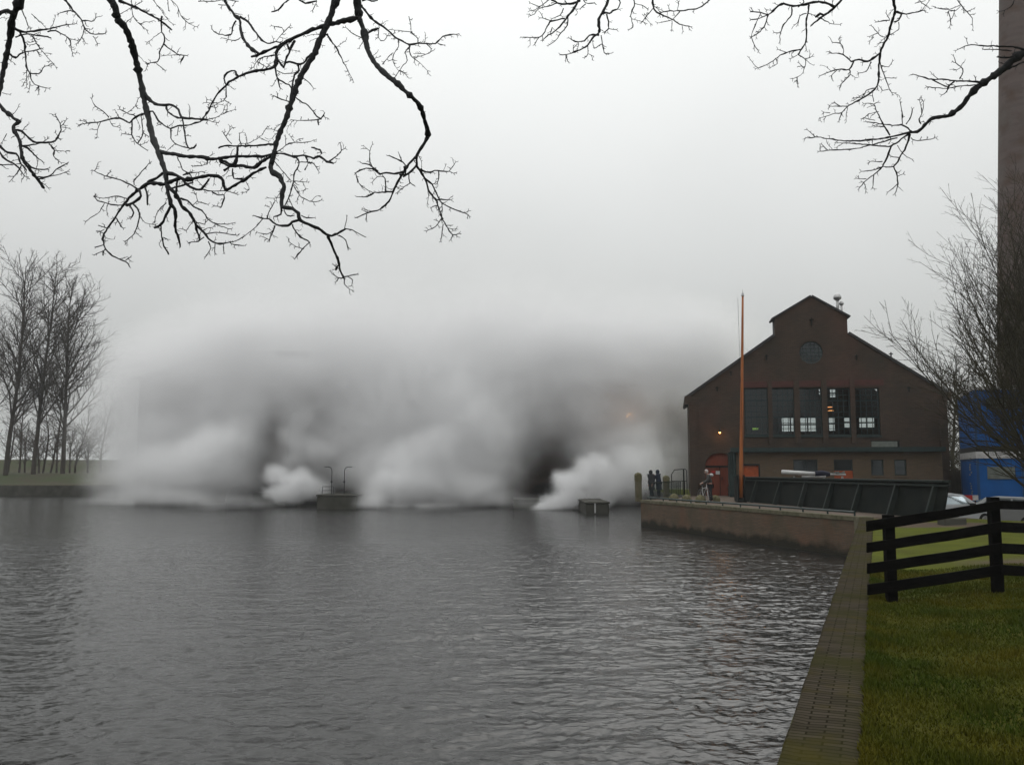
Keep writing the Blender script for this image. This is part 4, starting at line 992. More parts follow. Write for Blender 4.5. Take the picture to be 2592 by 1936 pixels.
    m.box(tuple(hd + Vector((.082, -.022, -.058)) * s), tuple(hd + Vector((.094, .022, -.05)) * s))
    fc = m.build('face', M['skin'], None); fc.parent = r_
    if bag:
        m = MB(); m.lathe(Vector(bag[0]) * s, [(.03, -.1), (.10, -.07), (.12, .0), (.08, .06), (.02, .08)], 12); bg_ = m.build(bag[2], M[bag[1]], None, smooth=True); bg_.parent = r_
    r_.location = loc; r_.rotation_euler = (0, 0, yaw); return r_
def pose(lean=0.0, armL=None, armR=None, stance=.1, head_fwd=0.0, step=0.0):
    J = {'pelvis': ((0, 0, .95), (.14, .115)), 'waist': ((lean * .3, 0, 1.12), (.125, .1)), 'chest': ((lean * .75, 0, 1.34), (.15, .115)),
         'neck': ((lean + .01, 0, 1.48), .055), 'chin': ((lean + .03 + head_fwd, 0, 1.545), .06), 'head': ((lean + .04 + head_fwd, 0, 1.61), (.085, .078)), 'crown': ((lean + .03 + head_fwd, 0, 1.68), (.07, .065))}
    for sd, sy, arm, st in (('L', 1, armL, step), ('R', -1, armR, -step)):
        J['hip' + sd] = ((0, sy * .10, .88), .09); J['knee' + sd] = ((st * .5 + .02, sy * stance, .48), .062); J['ankle' + sd] = ((st - .02, sy * stance * 1.1, .09), .042); J['toe' + sd] = ((st + .16, sy * stance * 1.25, .04), .036)
        J['sho' + sd] = ((lean * .9, sy * .19, 1.40), .062)
        e_, w_, h_ = arm or ((lean * .6 - .03, sy * .24, 1.12), (lean * .5 + .06, sy * .23, .88), (lean * .5 + .09, sy * .22, .79))
        J['elb' + sd] = (e_, .047); J['wri' + sd] = (w_, .033); J['hand' + sd] = (h_, (.036, .022))
    return J
# person beside a bicycle, facing left, hands forward at the handlebar
Ypn = 46.2; pp_ = P(1799, 1262, Ypn)
hb = ((.16, .22, 1.16), (.42, .20, 1.02), (.50, .19, 1.0))
person((pp_.x, Ypn, G + .02), radians(172), 'white-haired person in a dark coat looking down, holding the handlebar of a bicycle', 1.72,
       pose(.10, ((.16, .24, 1.14), (.40, .20, 1.03), (.48, .18, 1.0)), ((.16, -.24, 1.14), (.40, -.20, 1.03), (.48, -.18, 1.0)), head_fwd=.08, step=.06), 'coat_grey', 'coat_dark', 'hair', bag=((-.06, -.02, 1.46), 'white', 'hood'))
# bicycle seen nearly end-on
root = thing('bicycle', 'bicycle with a pale frame held by the white-haired person on the quay', 'bicycle', (0, 0, 0))
def wheel(x):
    m = MB(); m.tube([(x + .34 * cos(2*pi*i/24), 0, .34 + .34 * sin(2*pi*i/24)) for i in range(25)], .018, 6, False); wv = m.build('wheel', M['rubber'], None); wv.parent = root
    m = MB(); m.tube([(x + .32 * cos(2*pi*i/24), 0, .34 + .32 * sin(2*pi*i/24)) for i in range(25)], .008, 4, False)
    for i in range(12): m.tube([(x, 0, .34), (x + .32 * cos(2*pi*i/12), 0, .34 + .32 * sin(2*pi*i/12))], .003, 3, False)
    r_ = m.build('rim', M['silver'], None); r_.parent = wv
wheel(0); wheel(1.05)
m = MB(); m.tube([(1.05, 0, .34), (.86, 0, .95)], .02, 6); m.tube([(.88, 0, .85), (.42, 0, .32)], .018, 6); m.tube([(.90, 0, .80), (.36, 0, .72)], .016, 6); m.tube([(.42, 0, .32), (.32, 0, .85)], .018, 6); m.tube([(0, 0, .34), (.42, 0, .32)], .012, 6); m.tube([(0, 0, .34), (.35, 0, .74)], .012, 6)
fr_ = m.build('frame', M['white_paint'], None); fr_.parent = root
m = MB(); m.tube([(.86, 0, .95), (.85, 0, 1.02)], .015, 6); m.tube([(.68, .28, 1.0), (.80, .2, 1.03), (.85, 0, 1.04), (.80, -.2, 1.03), (.68, -.28, 1.0)], .014, 6); hbm = m.build('handlebar', M['silver'], None); hbm.parent = root
m = MB(); m.box((.20, -.08, .86), (.46, .08, .92)); sd_ = m.build('saddle', M['black'], None, bevel=.02); sd_.parent = root
root.location = (pp_.x - .42, Ypn + .72, G + .01); root.rotation_euler = (0, 0, radians(-78))
# two people by the railing watching the steam
for px, H, coat, yaw_, lab, st in ((1650, 1.72, 'coat_dark', 200, 'person in a long dark coat at the terrace railing, next to the corner post', 0),
                                (1668, 1.74, 'coat_blue', 150, 'hooded person in a dark blue coat with raised elbows at the terrace railing', 1)):
    Yw = 53.6; q = P(px, 1255, Yw)
    J = pose(.04, ((.12, .26, 1.22), (.26, .10, 1.36), (.30, .05, 1.42)), ((.12, -.26, 1.22), (.26, -.10, 1.36), (.30, -.05, 1.42))) if st else pose(.03)
    person((q.x, Yw, G + .01), radians(yaw_), lab, H, J, coat, 'jeans', 'coat_blue' if st else 'coat_dark', hood=True, bulk=.062, skirt=True)
# ------------------------------------------------------------------ bare trees
def gen(mb, p, d, L, r, lvl, S, rng, seg=None):
    lv = S[lvl]; n = max(2, int(L / lv['seg'])); pts = [Vector(p)]; rad = [r]; d = Vector(d).normalized(); dirs = [d.copy()]
    for i in range(n):
        d = (d + Vector((rng.gauss(0, 1), rng.gauss(0, 1), rng.gauss(0, .6))) * lv['wob'] + Vector((0, 0, 1)) * lv['up']).normalized()
        pts.append(pts[-1] + d * (L / n)); rad.append(max(lv.get('rmin', .004), r * (1 - (1 - lv['tip']) * (i + 1) / n))); dirs.append(d.copy())
    mb.tube(pts, rad, lv['n'], False)
    if lvl + 1 < len(S):
        nx = S[lvl + 1]; k = max(1, int(nx['num'] * (L / lv['ref']) if lvl else nx['num']))
        for j in range(k):
            t = nx['t0'] + (1 - nx['t0']) * ((j + rng.random() * .8) / k) ** nx.get('pw', 1)
            t = min(.999, t); f = t * n; i = int(f); q = pts[i].lerp(pts[min(i+1, n)], f - i); dd = dirs[min(i+1, n)]
            ax = dd.cross(Vector((rng.gauss(0, 1), rng.gauss(0, 1), rng.gauss(0, 1)))).normalized()
            ang = radians(rng.uniform(*nx['ang'])); cd = (Matrix.Rotation(ang, 3, ax) @ dd)
            if cd.z < nx.get('zmin', -.3): cd.z = nx.get('zmin', -.3) + rng.random() * .1; cd.normalize()
            cl = nx['len'] * (1 - nx.get('fall', .5) * t) * rng.uniform(.7, 1.2) * (1 if lvl == 0 else min(1.3, L / lv['ref']))
            cr = max(nx.get('rmin', .004), min(rad[i] * .75, nx['r'] * rng.uniform(.8, 1.2) * (1 - .4 * t)))
            gen(mb, q, cd, cl, cr, lvl + 1, S, rng)
def tree(name, base, label, cat, d0, L, r, S, seed, barkm, group=None, crownm=None):
    rng = random.Random(seed); root = thing(name, label, cat, tuple(base), group)
    # the trunk is the first tube, everything that leaves it is the crown
    S0 = [dict(S[0])]; rs = random.Random(seed)
    mbt = MB(); gen(mbt, Vector(base) - Vector((0, 0, .2)), d0, L, r, 0, S0, rs); mbt.build('trunk', M[barkm], root, smooth=True)
    mba = MB(); rs = random.Random(seed); gen(mba, Vector(base) - Vector((0, 0, .2)), d0, L, r, 0, S, rs)
    nt_ = len(mbt.v); mba.v = mba.v[nt_:]; nf = len(mbt.f) ; mba.f = [[i - nt_ for i in f] for f in mba.f[nf:]]; mba.m = mba.m[nf:]
    me = bpy.data.meshes.new('crown'); me.from_pydata(mba.v, [], mba.f); me.materials.append(M[crownm or barkm])
    o = bpy.data.objects.new('crown', me); col.objects.link(o); o.parent = root; o.matrix_parent_inverse = Matrix.Translation(-parent_origin(root))
    return root
POP = [dict(seg=2.0, wob=.018, up=.03, tip=.12, n=8, ref=30),
       dict(num=38, t0=.2, ang=(28, 52), len=11, fall=.62, r=.13, seg=1.4, wob=.10, up=.10, tip=.22, n=5, ref=8, rmin=.03),
       dict(num=12, t0=.15, ang=(25, 55), len=3.8, fall=.35, r=.055, seg=.9, wob=.16, up=.10, tip=.35, n=4, ref=3, rmin=.02, zmin=0),
       dict(num=9, t0=.1, ang=(25, 60), len=1.6, fall=.3, r=.024, seg=.6, wob=.2, up=.06, tip=.5, n=3, ref=1.5, rmin=.012, zmin=0)]
def at_ground(px, Y, gz): q = P(px, 1200, Y); return Vector((q.x, Y, gz(q.x, Y)))
for i, (px, Y, top, lean, sd, lab) in enumerate(((14, 120, 632, 0.02, 3, 'tall bare poplar at the far bank, the one standing closest to the picture edge'),
        (84, 122, 640, .0, 8, 'tall forked bare poplar, the middle of the three on the far bank'), (158, 123, 684, .05, 5, 'tall bare poplar on the far bank, the one closest to the steam'),
        (-70, 126, 610, 0, 17, 'tall bare poplar at the far bank with only its outer twigs in the picture'))):
    b_ = at_ground(px, Y, far_z); H = P(px, top, Y).z - b_.z
    S = [dict(x) for x in POP]; 
    tree('poplar_tree', b_, lab, 'tree', (lean, 0, 1), H * .93, .34, S, sd, 'bark_grey', 'bare poplars on the far bank')
UND = [dict(seg=1.2, wob=.06, up=.03, tip=.15, n=6, ref=9),
       dict(num=20, t0=.12, ang=(30, 60), len=4.4, fall=.5, r=.06, seg=.9, wob=.12, up=.10, tip=.3, n=4, ref=4, rmin=.022),
       dict(num=9, t0=.1, ang=(25, 60), len=1.9, fall=.3, r=.028, seg=.6, wob=.2, up=.06, tip=.5, n=3, ref=2, rmin=.016),
       dict(num=6, t0=.1, ang=(25, 60), len=.9, fall=.3, r=.018, seg=.5, wob=.2, up=.03, tip=.6, n=3, ref=1, rmin=.012)]
for i, (px, Y, top, sd, lab) in enumerate(((48, 128, 985, 21, 'slender young bare tree between the two outermost poplars'), (108, 127, 1000, 22, 'young bare tree leaning between the middle poplar and the last one'),
        (127, 131, 950, 23, 'bare bushy tree just behind the last poplar before the steam'), (190, 127, 1020, 24, 'low bare tree on the far bank at the edge of the steam'),
        (255, 134, 985, 25, 'small pale bare tree half veiled by the steam'), (20, 134, 1010, 26, 'low bare tree behind the outermost poplar'), (222, 130, 1075, 27, 'small bare shrub on the far bank between the poplars and the veiled tree'),
        (62, 136, 1060, 28, 'low bare shrub seen between the first two poplar trunks'), (98, 125, 1090, 29, 'low brown shrub at the foot of the middle poplar'), (143, 133, 1040, 30, 'bare shrub close behind the last poplar trunk'), (176, 138, 1075, 36, 'small far bare tree on the grass between the last poplar and the steam'))):
    b_ = at_ground(px, Y, far_z); H = P(px, top, Y).z - b_.z
    tree('young_tree', b_, lab, 'tree', (random.Random(sd).uniform(-.08, .12), 0, 1), H * .9, .16, UND, sd, 'bark_brown', 'young bare trees under the poplars')
# big bushy tree at the picture edge
BUSH = [dict(seg=.35, wob=.03, up=.05, tip=.8, n=10, ref=2),
        dict(num=36, t0=.4, ang=(14, 82), len=6.1, fall=.0, r=.07, seg=.7, wob=.045, up=.06, tip=.18, n=6, ref=7, rmin=.012),
        dict(num=18, t0=.14, ang=(18, 42), len=2.9, fall=.45, r=.026, seg=.5, wob=.08, up=.06, tip=.3, n=4, ref=3, rmin=.008, zmin=-.1),
        dict(num=8, t0=.1, ang=(20, 48), len=1.25, fall=.3, r=.012, seg=.4, wob=.1, up=.05, tip=.5, n=3, ref=1.4, rmin=.006, zmin=-.1),
        dict(num=4, t0=.1, ang=(25, 50), len=.5, fall=.3, r=.007, seg=.25, wob=.1, up=.03, tip=.6, n=3, ref=.6, rmin=.005)]
Yb = 31.0; xb = P(2634, 1200, Yb).x
tree('bushy_tree', Vector((xb, Yb, ground_z(xb, Yb))), 'wide bushy bare tree whose fine branches reach across the blue cabins and the chimney', 'tree', (0, 0, 1), 2.3, .24, BUSH, 11, 'bark_green')
Yb = 36.0; xb = P(2690, 1200, Yb).x
S = [dict(x) for x in BUSH]; S[0]['ref'] = 4; S[1]['len'] = 8.6; S[1]['num'] = 34; S[1]['ang'] = (10, 55)
tree('bushy_tree', Vector((xb, Yb, ground_z(xb, Yb))), 'bare tree at the picture edge whose twigs cross the chimney', 'tree', (-.05, 0, 1), 5.6, .3, S, 12, 'bark_green')
for i, (px, Y, top, sd, lab) in enumerate(((2408, 68, 905, 31, 'bare tree with a straight trunk standing right beside the boiler house wall'), (2365, 90, 895, 32, 'bare tree whose top shows over the lower roof slope of the boiler house'),
        (2445, 74, 900, 33, 'bare tree behind the upper blue cabin, next to the chimney'), (2490, 88, 930, 34, 'bare tree far behind the blue cabins'), (2425, 96, 940, 35, 'farther bare tree filling the gap between boiler house and cabins'))):
    b_ = at_ground(px, Y, ground_z); H = P(px, top, Y).z - b_.z; S = [dict(x) for x in UND]
    for q in S[1:]: q['rmin'] *= .8
    S[1]['num'] = 26; S[2]['num'] = 11
    tree('bare_tree', b_, lab, 'tree', (0, 0, 1), H * .92, .2, S, sd, 'bark_green', 'bare trees behind the boiler house')
# leafless hedge beside the boiler house
rng = random.Random(77); m = MB()
for i in range(2600):
    t = rng.random(); px = 2392 + 70 * t; Y = 57.5 + rng.random() * 2.2; q = P(px, 1200, Y); z = ground_z(q.x, Y)
    h_ = rng.uniform(1.4, 2.9); a = Vector((q.x, Y, z - .05)); d = Vector((rng.uniform(-.25, .25), rng.uniform(-.25, .25), 1))
    b_ = a + d * h_; m.tube([a + d * h_ * rng.random() * .6, b_], [.014, .006], 3, False)
m.box((P(2392, 1200, 58).x, 58.3, .3), (P(2462, 1200, 58).x, 58.9, 2.6))
o = m.build('hedge', M['bark_brown']); tag(o, 'brown leafless hedge between the boiler house wall and the blue cabins', 'hedge')

# ------------------------------------------------------------------ overhanging branches near the camera
CR = {'A': (0, 0, .2803), 'B': (180, 0, .2803), 'C': (180, 340, .2803), 'D': (620, 0, .2803), 'E': (620, 330, .2803), 'F': (1300, 0, .2803), 'G': (1900, 0, .3148)}
LEFT = '''
A 40 22:200,-30 160,60 110,180 90,350 50,550 10,750 -10,870
A 21 15:-40,900 10,970 80,1030 140,1080 180,1100 130,1130 120,1170 170,1250 190,1350 210,1450 280,1540 340,1620 400,1700
A 14 5:120,1170 200,1190 280,1270 330,1290 430,1290 500,1270 550,1150 500,1040
A 9 4:200,1320 290,1310 380,1290 430,1255
A 14 8:-20,1300 70,1380 150,1390 190,1480 240,1540
A 9 3:340,1620 450,1590 510,1530 600,1480
A 9 3:440,1300 490,1360 480,1410 550,1470
A 5 3:490,1360 590,1370
A 8 3:310,1600 480,1590 610,1550
A 14 3:210,1440 280,1510 370,1535 445,1518
A 12 5:-10,1370 50,1440 140,1490 200,1560 240,1600
A 7 3:-20,1490 100,1485 190,1480
A 8 3:190,1500 150,1570 90,1640
A 12 4:200,1320 250,1340 310,1400 330,1420 390,1465
A 4 3:550,1270 500,1200 
A 4 3:555,1150 620,1160
A 4 3:550,1140 600,1080
A 5 3:60,1210 20,1290 
A 16 3:130,260 200,290 280,290 400,270 430,265 560,235 690,215
A 8 3:430,290 500,280 620,350 640,400 655,500
A 4 3:620,350 700,370
A 9 8:140,340 220,310 330,320 430,335 460,345
A 12 4:180,290 220,380 230,480 240,600 270,660 350,665 400,600 460,600
A 8 4:270,660 290,740 350,780 440,800
A 4 3:240,640 240,790
A 7 3:280,310 360,440 440,530 510,610
A 11 5:90,490 140,525 200,480 330,455 360,440
A 24 24:-30,140 40,100 120,120
A 4 3:285,130 350,190 420,260
A 6 4:190,80 230,170 260,250
A 5 3:270,740 260,830
A 6 3:350,780 350,850
A 4 3:20,840 90,855
A 12 5:575,-15 640,70 690,130 740,190 765,260 830,310 950,305
A 7 6:740,190 850,190 865,135
A 7 4:765,260 740,340 690,400
A 5 4:740,340 770,390
A 5 4:840,330 880,395
A 6 4:690,130 640,100 530,125
B 42 40:340,-30 400,80 410,170
B 38 26:410,170 490,260 540,370 580,520 610,660 640,780 660,900 690,1030 720,1180 750,1280 790,1380 820,1460 850,1560 860,1640
C 26 10:860,427 880,560 900,630 940,700 940,850 970,930 985,1020
B 14 9:430,10 560,60 700,130 820,200 910,275
B 9 4:820,150 812,220 820,290 845,340 835,400 795,470 800,500 780,560 690,575
B 8 5:835,400 900,450 980,500 1050,505
B 4 3:810,510 900,500 980,500
B 4 3:770,575 850,640
B 4 3:810,295 750,340 690,385
B 7 7:1020,510 990,560
B 5 3:730,-10 830,120 880,190 920,220
B 4 3:545,-10 555,130 600,200 680,270
B 4 3:560,150 490,215
B 5 3:890,-10 960,60 990,140 1060,210 1140,245
B 4 3:870,-5 880,90
B 4 3:440,130 550,70 650,10
B 20 10:650,820 700,890 760,940 850,950 920,950 970,990 995,1060 1060,1070 1170,1080 1230,1085
B 8 10:1000,1070 1020,1150 1040,1300 1080,1345 1130,1310
B 9 9:860,960 870,1010 930,1050 990,1070
B 8 16:1180,1085 1240,1000 1290,900 1340,830 1400,770 1430,740 1520,690 1620,650 1750,630 1840,600 1860,540 1850,480 1890,430 1940,390
B 8 12:1400,770 1380,710 1410,660 1480,640 1490,680 1520,690
B 5 3:1400,780 1400,850 1380,910 1290,930 1200,930
B 4 3:1390,910 1440,940
B 5 3:1290,950 1310,1010
B 10 7:690,1010 740,1010 780,1080 840,1130 900,1160 960,1140 1060,1130 1170,1100
B 7 5:900,1160 900,1250 940,1300 1020,1330 1080,1340
B 4 3:940,1300 860,1370
B 6 3:1170,1090 1250,1080 1330,1050 1480,990
B 4 3:1390,960 1370,1020
B 4 4:1200,1085 1330,1110
B 5 4:970,1150 960,1220
B 13 4:660,1030 620,1040 560,1080 530,1110 440,1070 340,1080 270,1100 150,1115 70,1130
B 6 3:340,1060 280,1000 220,960 185,895
B 4 3:350,1090 380,1140 440,1155
B 9 3:550,1100 550,1170 545,1220 590,1290 640,1330 690,1360
B 7 4:600,1300 640,1230 650,1190 640,1100 630,1050
B 5 4:540,1220 460,1210
B 5 4:650,1200 700,1235
B 4 3:270,1100 240,1170 235,1240
B 4 3:150,1115 90,1090
B 5 3:440,1070 395,995
B 6 4:580,1050 500,1020 440,990
B 4 3:510,1020 580,960
B 21 15:780,1370 900,1390 1050,1415 1180,1420 1260,1440 1400,1425 1500,1415 1640,1415 1750,1415 1840,1385
B 13 16:1330,1430 1450,1490 1560,1500 1650,1520 1700,1480 1790,1420 1840,1380
B 9 12:1330,1340 1380,1320 1500,1320 1650,1320 1800,1305 1860,1310
B 12 18:1500,1330 1500,1420 1470,1500
B 5 4:1450,1300 1400,1240 1370,1190
B 4 3:1400,1230 1455,1155
B 4 4:1535,1320 1520,1210
B 4 3:1570,1310 1700,1240 1770,1150
B 3 3:1700,1245 1780,1280
D 34 26:850,-40 800,60 760,180 710,290 660,400 620,500 550,610 500,700 450,820 410,950 370,1080 320,1190 280,1300 260,1400 235,1490
D 26 26:235,1490 240,1540 310,1590 340,1640
E 27 11:320,450 350,490 340,570 330,680 430,710 480,750 500,810 600,860 680,900 760,950 840,930 910,890
E 7 4:910,890 970,900 1020,930 1080,960
E 5 3:900,890 910,840 920,780
E 7 4:850,950 910,990 930,1070
E 14 9:750,960 790,1050 840,1170 860,1260 890,1330
E 7 4:890,1330 910,1410 970,1445
E 7 4:890,1325 950,1310 1015,1300
E 7 3:890,1330 840,1330 770,1275
E 5 4:930,1320 970,1350 965,1400
E 6 5:850,1250 800,1215
E 10 12:855,1215 830,1235 820,1262
E 5 4:845,1335 820,1370
E 16 5:490,810 430,830 390,860 280,855 230,810 200,800 150,795 80,770
E 7 3:200,800 215,740 270,640
E 4 3:220,690 185,680
E 6 5:160,800 100,870 30,930 -20,970
C 5 5:1560,920 1490,965 1430,975
E 10 4:270,860 260,910 230,960 220,1000
E 6 3:250,910 200,940 110,920
E 4 3:220,990 140,955
E 8 5:430,850 450,900 500,960 580,1010 530,1060 450,1160
E 5 4:520,1070 460,1050 400,1010
E 12 8:330,690 320,760 260,780
E 5 5:350,700 380,770 440,770
E 8 4:510,770 560,790 630,790
E 11 12:280,210 360,215 450,240 520,225 620,250 670,235 740,280 800,300
E 9 3:760,280 830,230 880,180 905,165
E 4 3:870,180 860,115
E 6 12:600,155 680,180 690,210
E 8 4:550,240 570,290 620,300 670,380
E 9 7:460,245 490,290 470,350 440,400 440,460 410,560 390,620 360,680
E 6 5:400,620 430,690
E 5 4:490,290 600,290
E 5 3:440,460 520,465 570,470
E 4 3:520,465 550,530
E 6 3:440,500 490,580 560,630 640,650 690,630
E 4 3:490,590 470,640
E 6 5:260,270 330,360 420,460
E 5 4:540,360 570,300
E 7 3:280,200 340,160 400,120 470,110 540,110 640,90
E 4 3:450,110 400,40
E 4 3:460,100 490,80 520,80
D 44 36:1010,-30 1020,60 1030,160
D 32 22:1030,160 1070,270 1090,370 1120,480 1180,580 1280,680 1360,740 1440,820 1530,900 1590,980 1620,1080 1650,1180 1650,1240
D 22 17:1650,1240 1610,1310 1560,1390 1540,1440
D 27 12:1030,165 920,185 820,210 740,230 640,260 560,290 460,340 380,380 300,420 200,460 120,495 60,515
D 15 9:450,370 410,450 370,540 350,610
D 14 12:300,430 280,500 270,590 200,630 100,640 0,670
D 12 12:290,520 330,590 350,610
D 8 8:380,400 395,450
D 13 13:360,580 400,560 470,580 530,570 580,510 620,480
D 11 9:480,590 490,640 450,680 430,780 440,800
D 10 8:270,600 290,700 340,740 400,770 430,800
D 8 7:290,700 320,800
D 8 4:270,500 180,515 110,550 80,610
D 4 3:110,560 200,610
D 5 4:290,640 340,665 440,660 490,640
D 7 3:400,920 330,900 240,860
D 6 8:440,850 490,910 550,940 610,1000 650,1050 690,1070 720,1020
D 7 3:690,1075 650,1085 540,1090 420,1085
D 8 8:660,1080 665,1130
D 9 3:740,310 790,390 840,460 890,570 930,640 980,745
D 5 3:530,710 570,740 620,800
B 15 15:1370,-30 1420,60 1480,140 1520,180 1530,260 1550,340 1600,410 1640,450 1700,490 1650,510
B 13 6:1530,155 1600,200 1640,260 1700,340 1770,395 1850,380 1900,390
B 8 5:1490,190 1460,250 1450,310 1390,320 1290,290 1270,240
B 5 3:1530,340 1480,370 1360,345
B 4 4:1850,380 1920,290 1980,235
B 4 3:1920,290 1900,255 1810,235
B 5 4:1150,15 1280,15 1390,0 1510,15
B 4 4:1330,45 1400,50
B 7 9:1810,110 1870,90 1930,30 1980,-10
D 9 8:480,-10 550,30 650,10
D 4 4:650,10 610,100
D 14 5:1050,50 1100,120 1180,200 1270,260 1350,330 1420,370 1490,405 1560,395 1640,395 1720,395 1790,330 1930,310
D 7 6:1500,290 1560,350 1560,390
D 4 4:1480,150 1500,220 1500,290
D 3 3:1330,270 1420,285 1500,290
D 7 3:1490,410 1490,470 1510,520 1580,570 1650,640
D 6 3:1480,430 1445,480 1470,550 1430,590 1380,660 1355,700
D 5 3:1640,400 1680,470 1540,520
D 5 3:1380,350 1385,420 1340,500 1340,570 1390,640 1450,660
D 4 4:1340,480 1300,510 1250,580
D 4 4:1210,220 1210,340 1250,370 1300,310
D 10 10:1090,310 1150,280 1210,260
D 6 3:1070,350 980,310 910,250
D 5 4:1070,370 1030,440
D 4 4:1740,395 1800,410
D 10 8:1060,10 1100,0 1150,15 1200,5
E 15 5:1540,240 1480,310 1400,430 1340,550 1300,640 1220,710 1120,745 1000,790
E 13 14:1550,240 1550,310 1500,370 1430,420
E 13 5:1450,370 1350,390 1280,380 1220,395 1150,350 1070,350 1000,385
E 5 4:1000,385 1030,480 1090,530 1160,565
E 6 10:1160,565 1260,560 1340,550
E 6 3:1160,350 1130,290 1130,190 1150,130
E 4 3:1130,190 1075,145
E 8 5:1200,370 1120,310 1060,300
E 8 4:1460,330 1400,270 1290,230
E 5 4:1420,290 1390,210
E 8 3:1270,550 1270,470 1250,420 1200,420 1150,470
E 8 4:1160,570 1100,600 1010,600
E 8 4:1480,400 1490,470 1530,500
E 5 4:1490,480 1440,510 1375,565
E 5 3:1120,745 1060,720
E 4 3:1100,760 1100,820
E 14 4:1550,320 1600,390 1640,480 1670,560 1720,620 1750,700 1780,790 1830,880 1875,945 1935,930
E 11 3:1590,350 1640,380 1740,365 1840,370 1900,290
E 9 4:1620,430 1690,490 1740,590 1780,660 1880,710 1990,750 2025,775
E 5 4:1780,660 1780,780
E 9 4:1720,625 1860,630
E 5 4:1780,790 1720,870 1640,910
E 5 4:1790,850 1770,1000
E 6 5:1750,370 1750,430 1735,480
E 4 3:1840,370 1885,390
E 4 4:1875,945 1860,985
E 5 4:1730,680 1680,700
E 3 3:1840,885 1895,895
E 3 3:1990,750 2015,730
E 12 10:1440,330 1450,400 1400,400
C 16 13:830,350 780,390 690,430
C 19 5:980,400 900,430 830,450 720,440 640,480 560,540 490,620 440,690 380,780 330,850 290,920 300,1000 330,1060 400,1110 490,1150 525,1190
C 9 4:590,490 500,440 410,405 300,375 190,325
C 6 4:560,430 620,360 710,255
C 5 4:570,460 570,410
C 4 3:320,375 355,340
C 6 3:500,580 400,560 290,580 210,560
C 8 4:470,640 390,640 310,620 240,600 205,560
C 5 4:300,625 260,700 200,740 130,790
C 9 4:560,630 610,690 620,740 590,850 550,920 490,965
C 4 3:620,740 670,800 760,820
C 9 6:530,640 560,710 540,760
C 9 5:410,760 450,830 475,850
C 6 5:330,850 250,825
C 5 4:300,860 240,885
C 6 5:290,1000 220,1020
C 5 4:310,1040 210,1090
C 8 8:290,1050 290,1095
C 4 4:490,1140 535,1110
C 12 9:670,490 690,560 690,640
C 15 18:610,500 630,560 560,620 500,640
C 15 12:900,650 860,730 820,810 750,845
C 7 9:810,820 820,920 840,1010 880,1085
C 5 5:830,930 870,950
C 7 4:860,620 790,690 760,750 760,820
C 21 14:860,350 950,370 1030,410 1160,390 1290,375 1360,395 1385,480 1410,500 1480,460 1570,410 1650,350 1760,300
C 15 10:1000,400 1050,460 1150,500 1190,480 1250,400
C 6 3:1180,500 1270,515 1400,515 1500,545
C 6 8:1270,520 1330,550 1380,550 1370,620 1350,665
C 4 4:1350,655 1290,650
C 23 7:870,470 960,560 1000,650 1080,720 1120,800 1200,890 1260,960 1340,990 1430,975
C 12 12:960,420 950,500 940,580
C 10 9:900,490 1050,450 1100,440
C 11 4:950,580 1050,600 1100,650 1180,690 1240,770 1300,810 1380,840 1450,855
C 5 4:1290,800 1380,815 1475,800
C 5 4:1100,640 1140,600 1130,550
C 4 4:1140,610 1235,635
C 7 4:1220,900 1340,890 1500,915
C 7 5:1240,970 1260,1030 1210,1110
C 6 5:1300,990 1300,1080
C 5 4:1375,990 1380,1070
C 6 4:1430,975 1480,1000 1570,1005
C 8 4:1200,930 1150,965 1060,980
C 10 10:1120,810 1150,910 1160,950
C 6 5:1130,800 1190,810
C 6 5:1110,780 1040,870
C 6 9:960,210 1010,320 1080,370 1100,440
C 8 3:1010,370 1080,350 1200,340
C 13 10:1340,240 1430,290 1530,290 1640,300 1720,240 1830,190
C 10 9:1500,200 1510,100
C 7 4:1220,230 1230,270 1100,290
C 13 12:1380,330 1450,270
C 9 8:1460,310 1470,400 1550,400
C 5 4:1580,430 1610,500 1550,530
'''
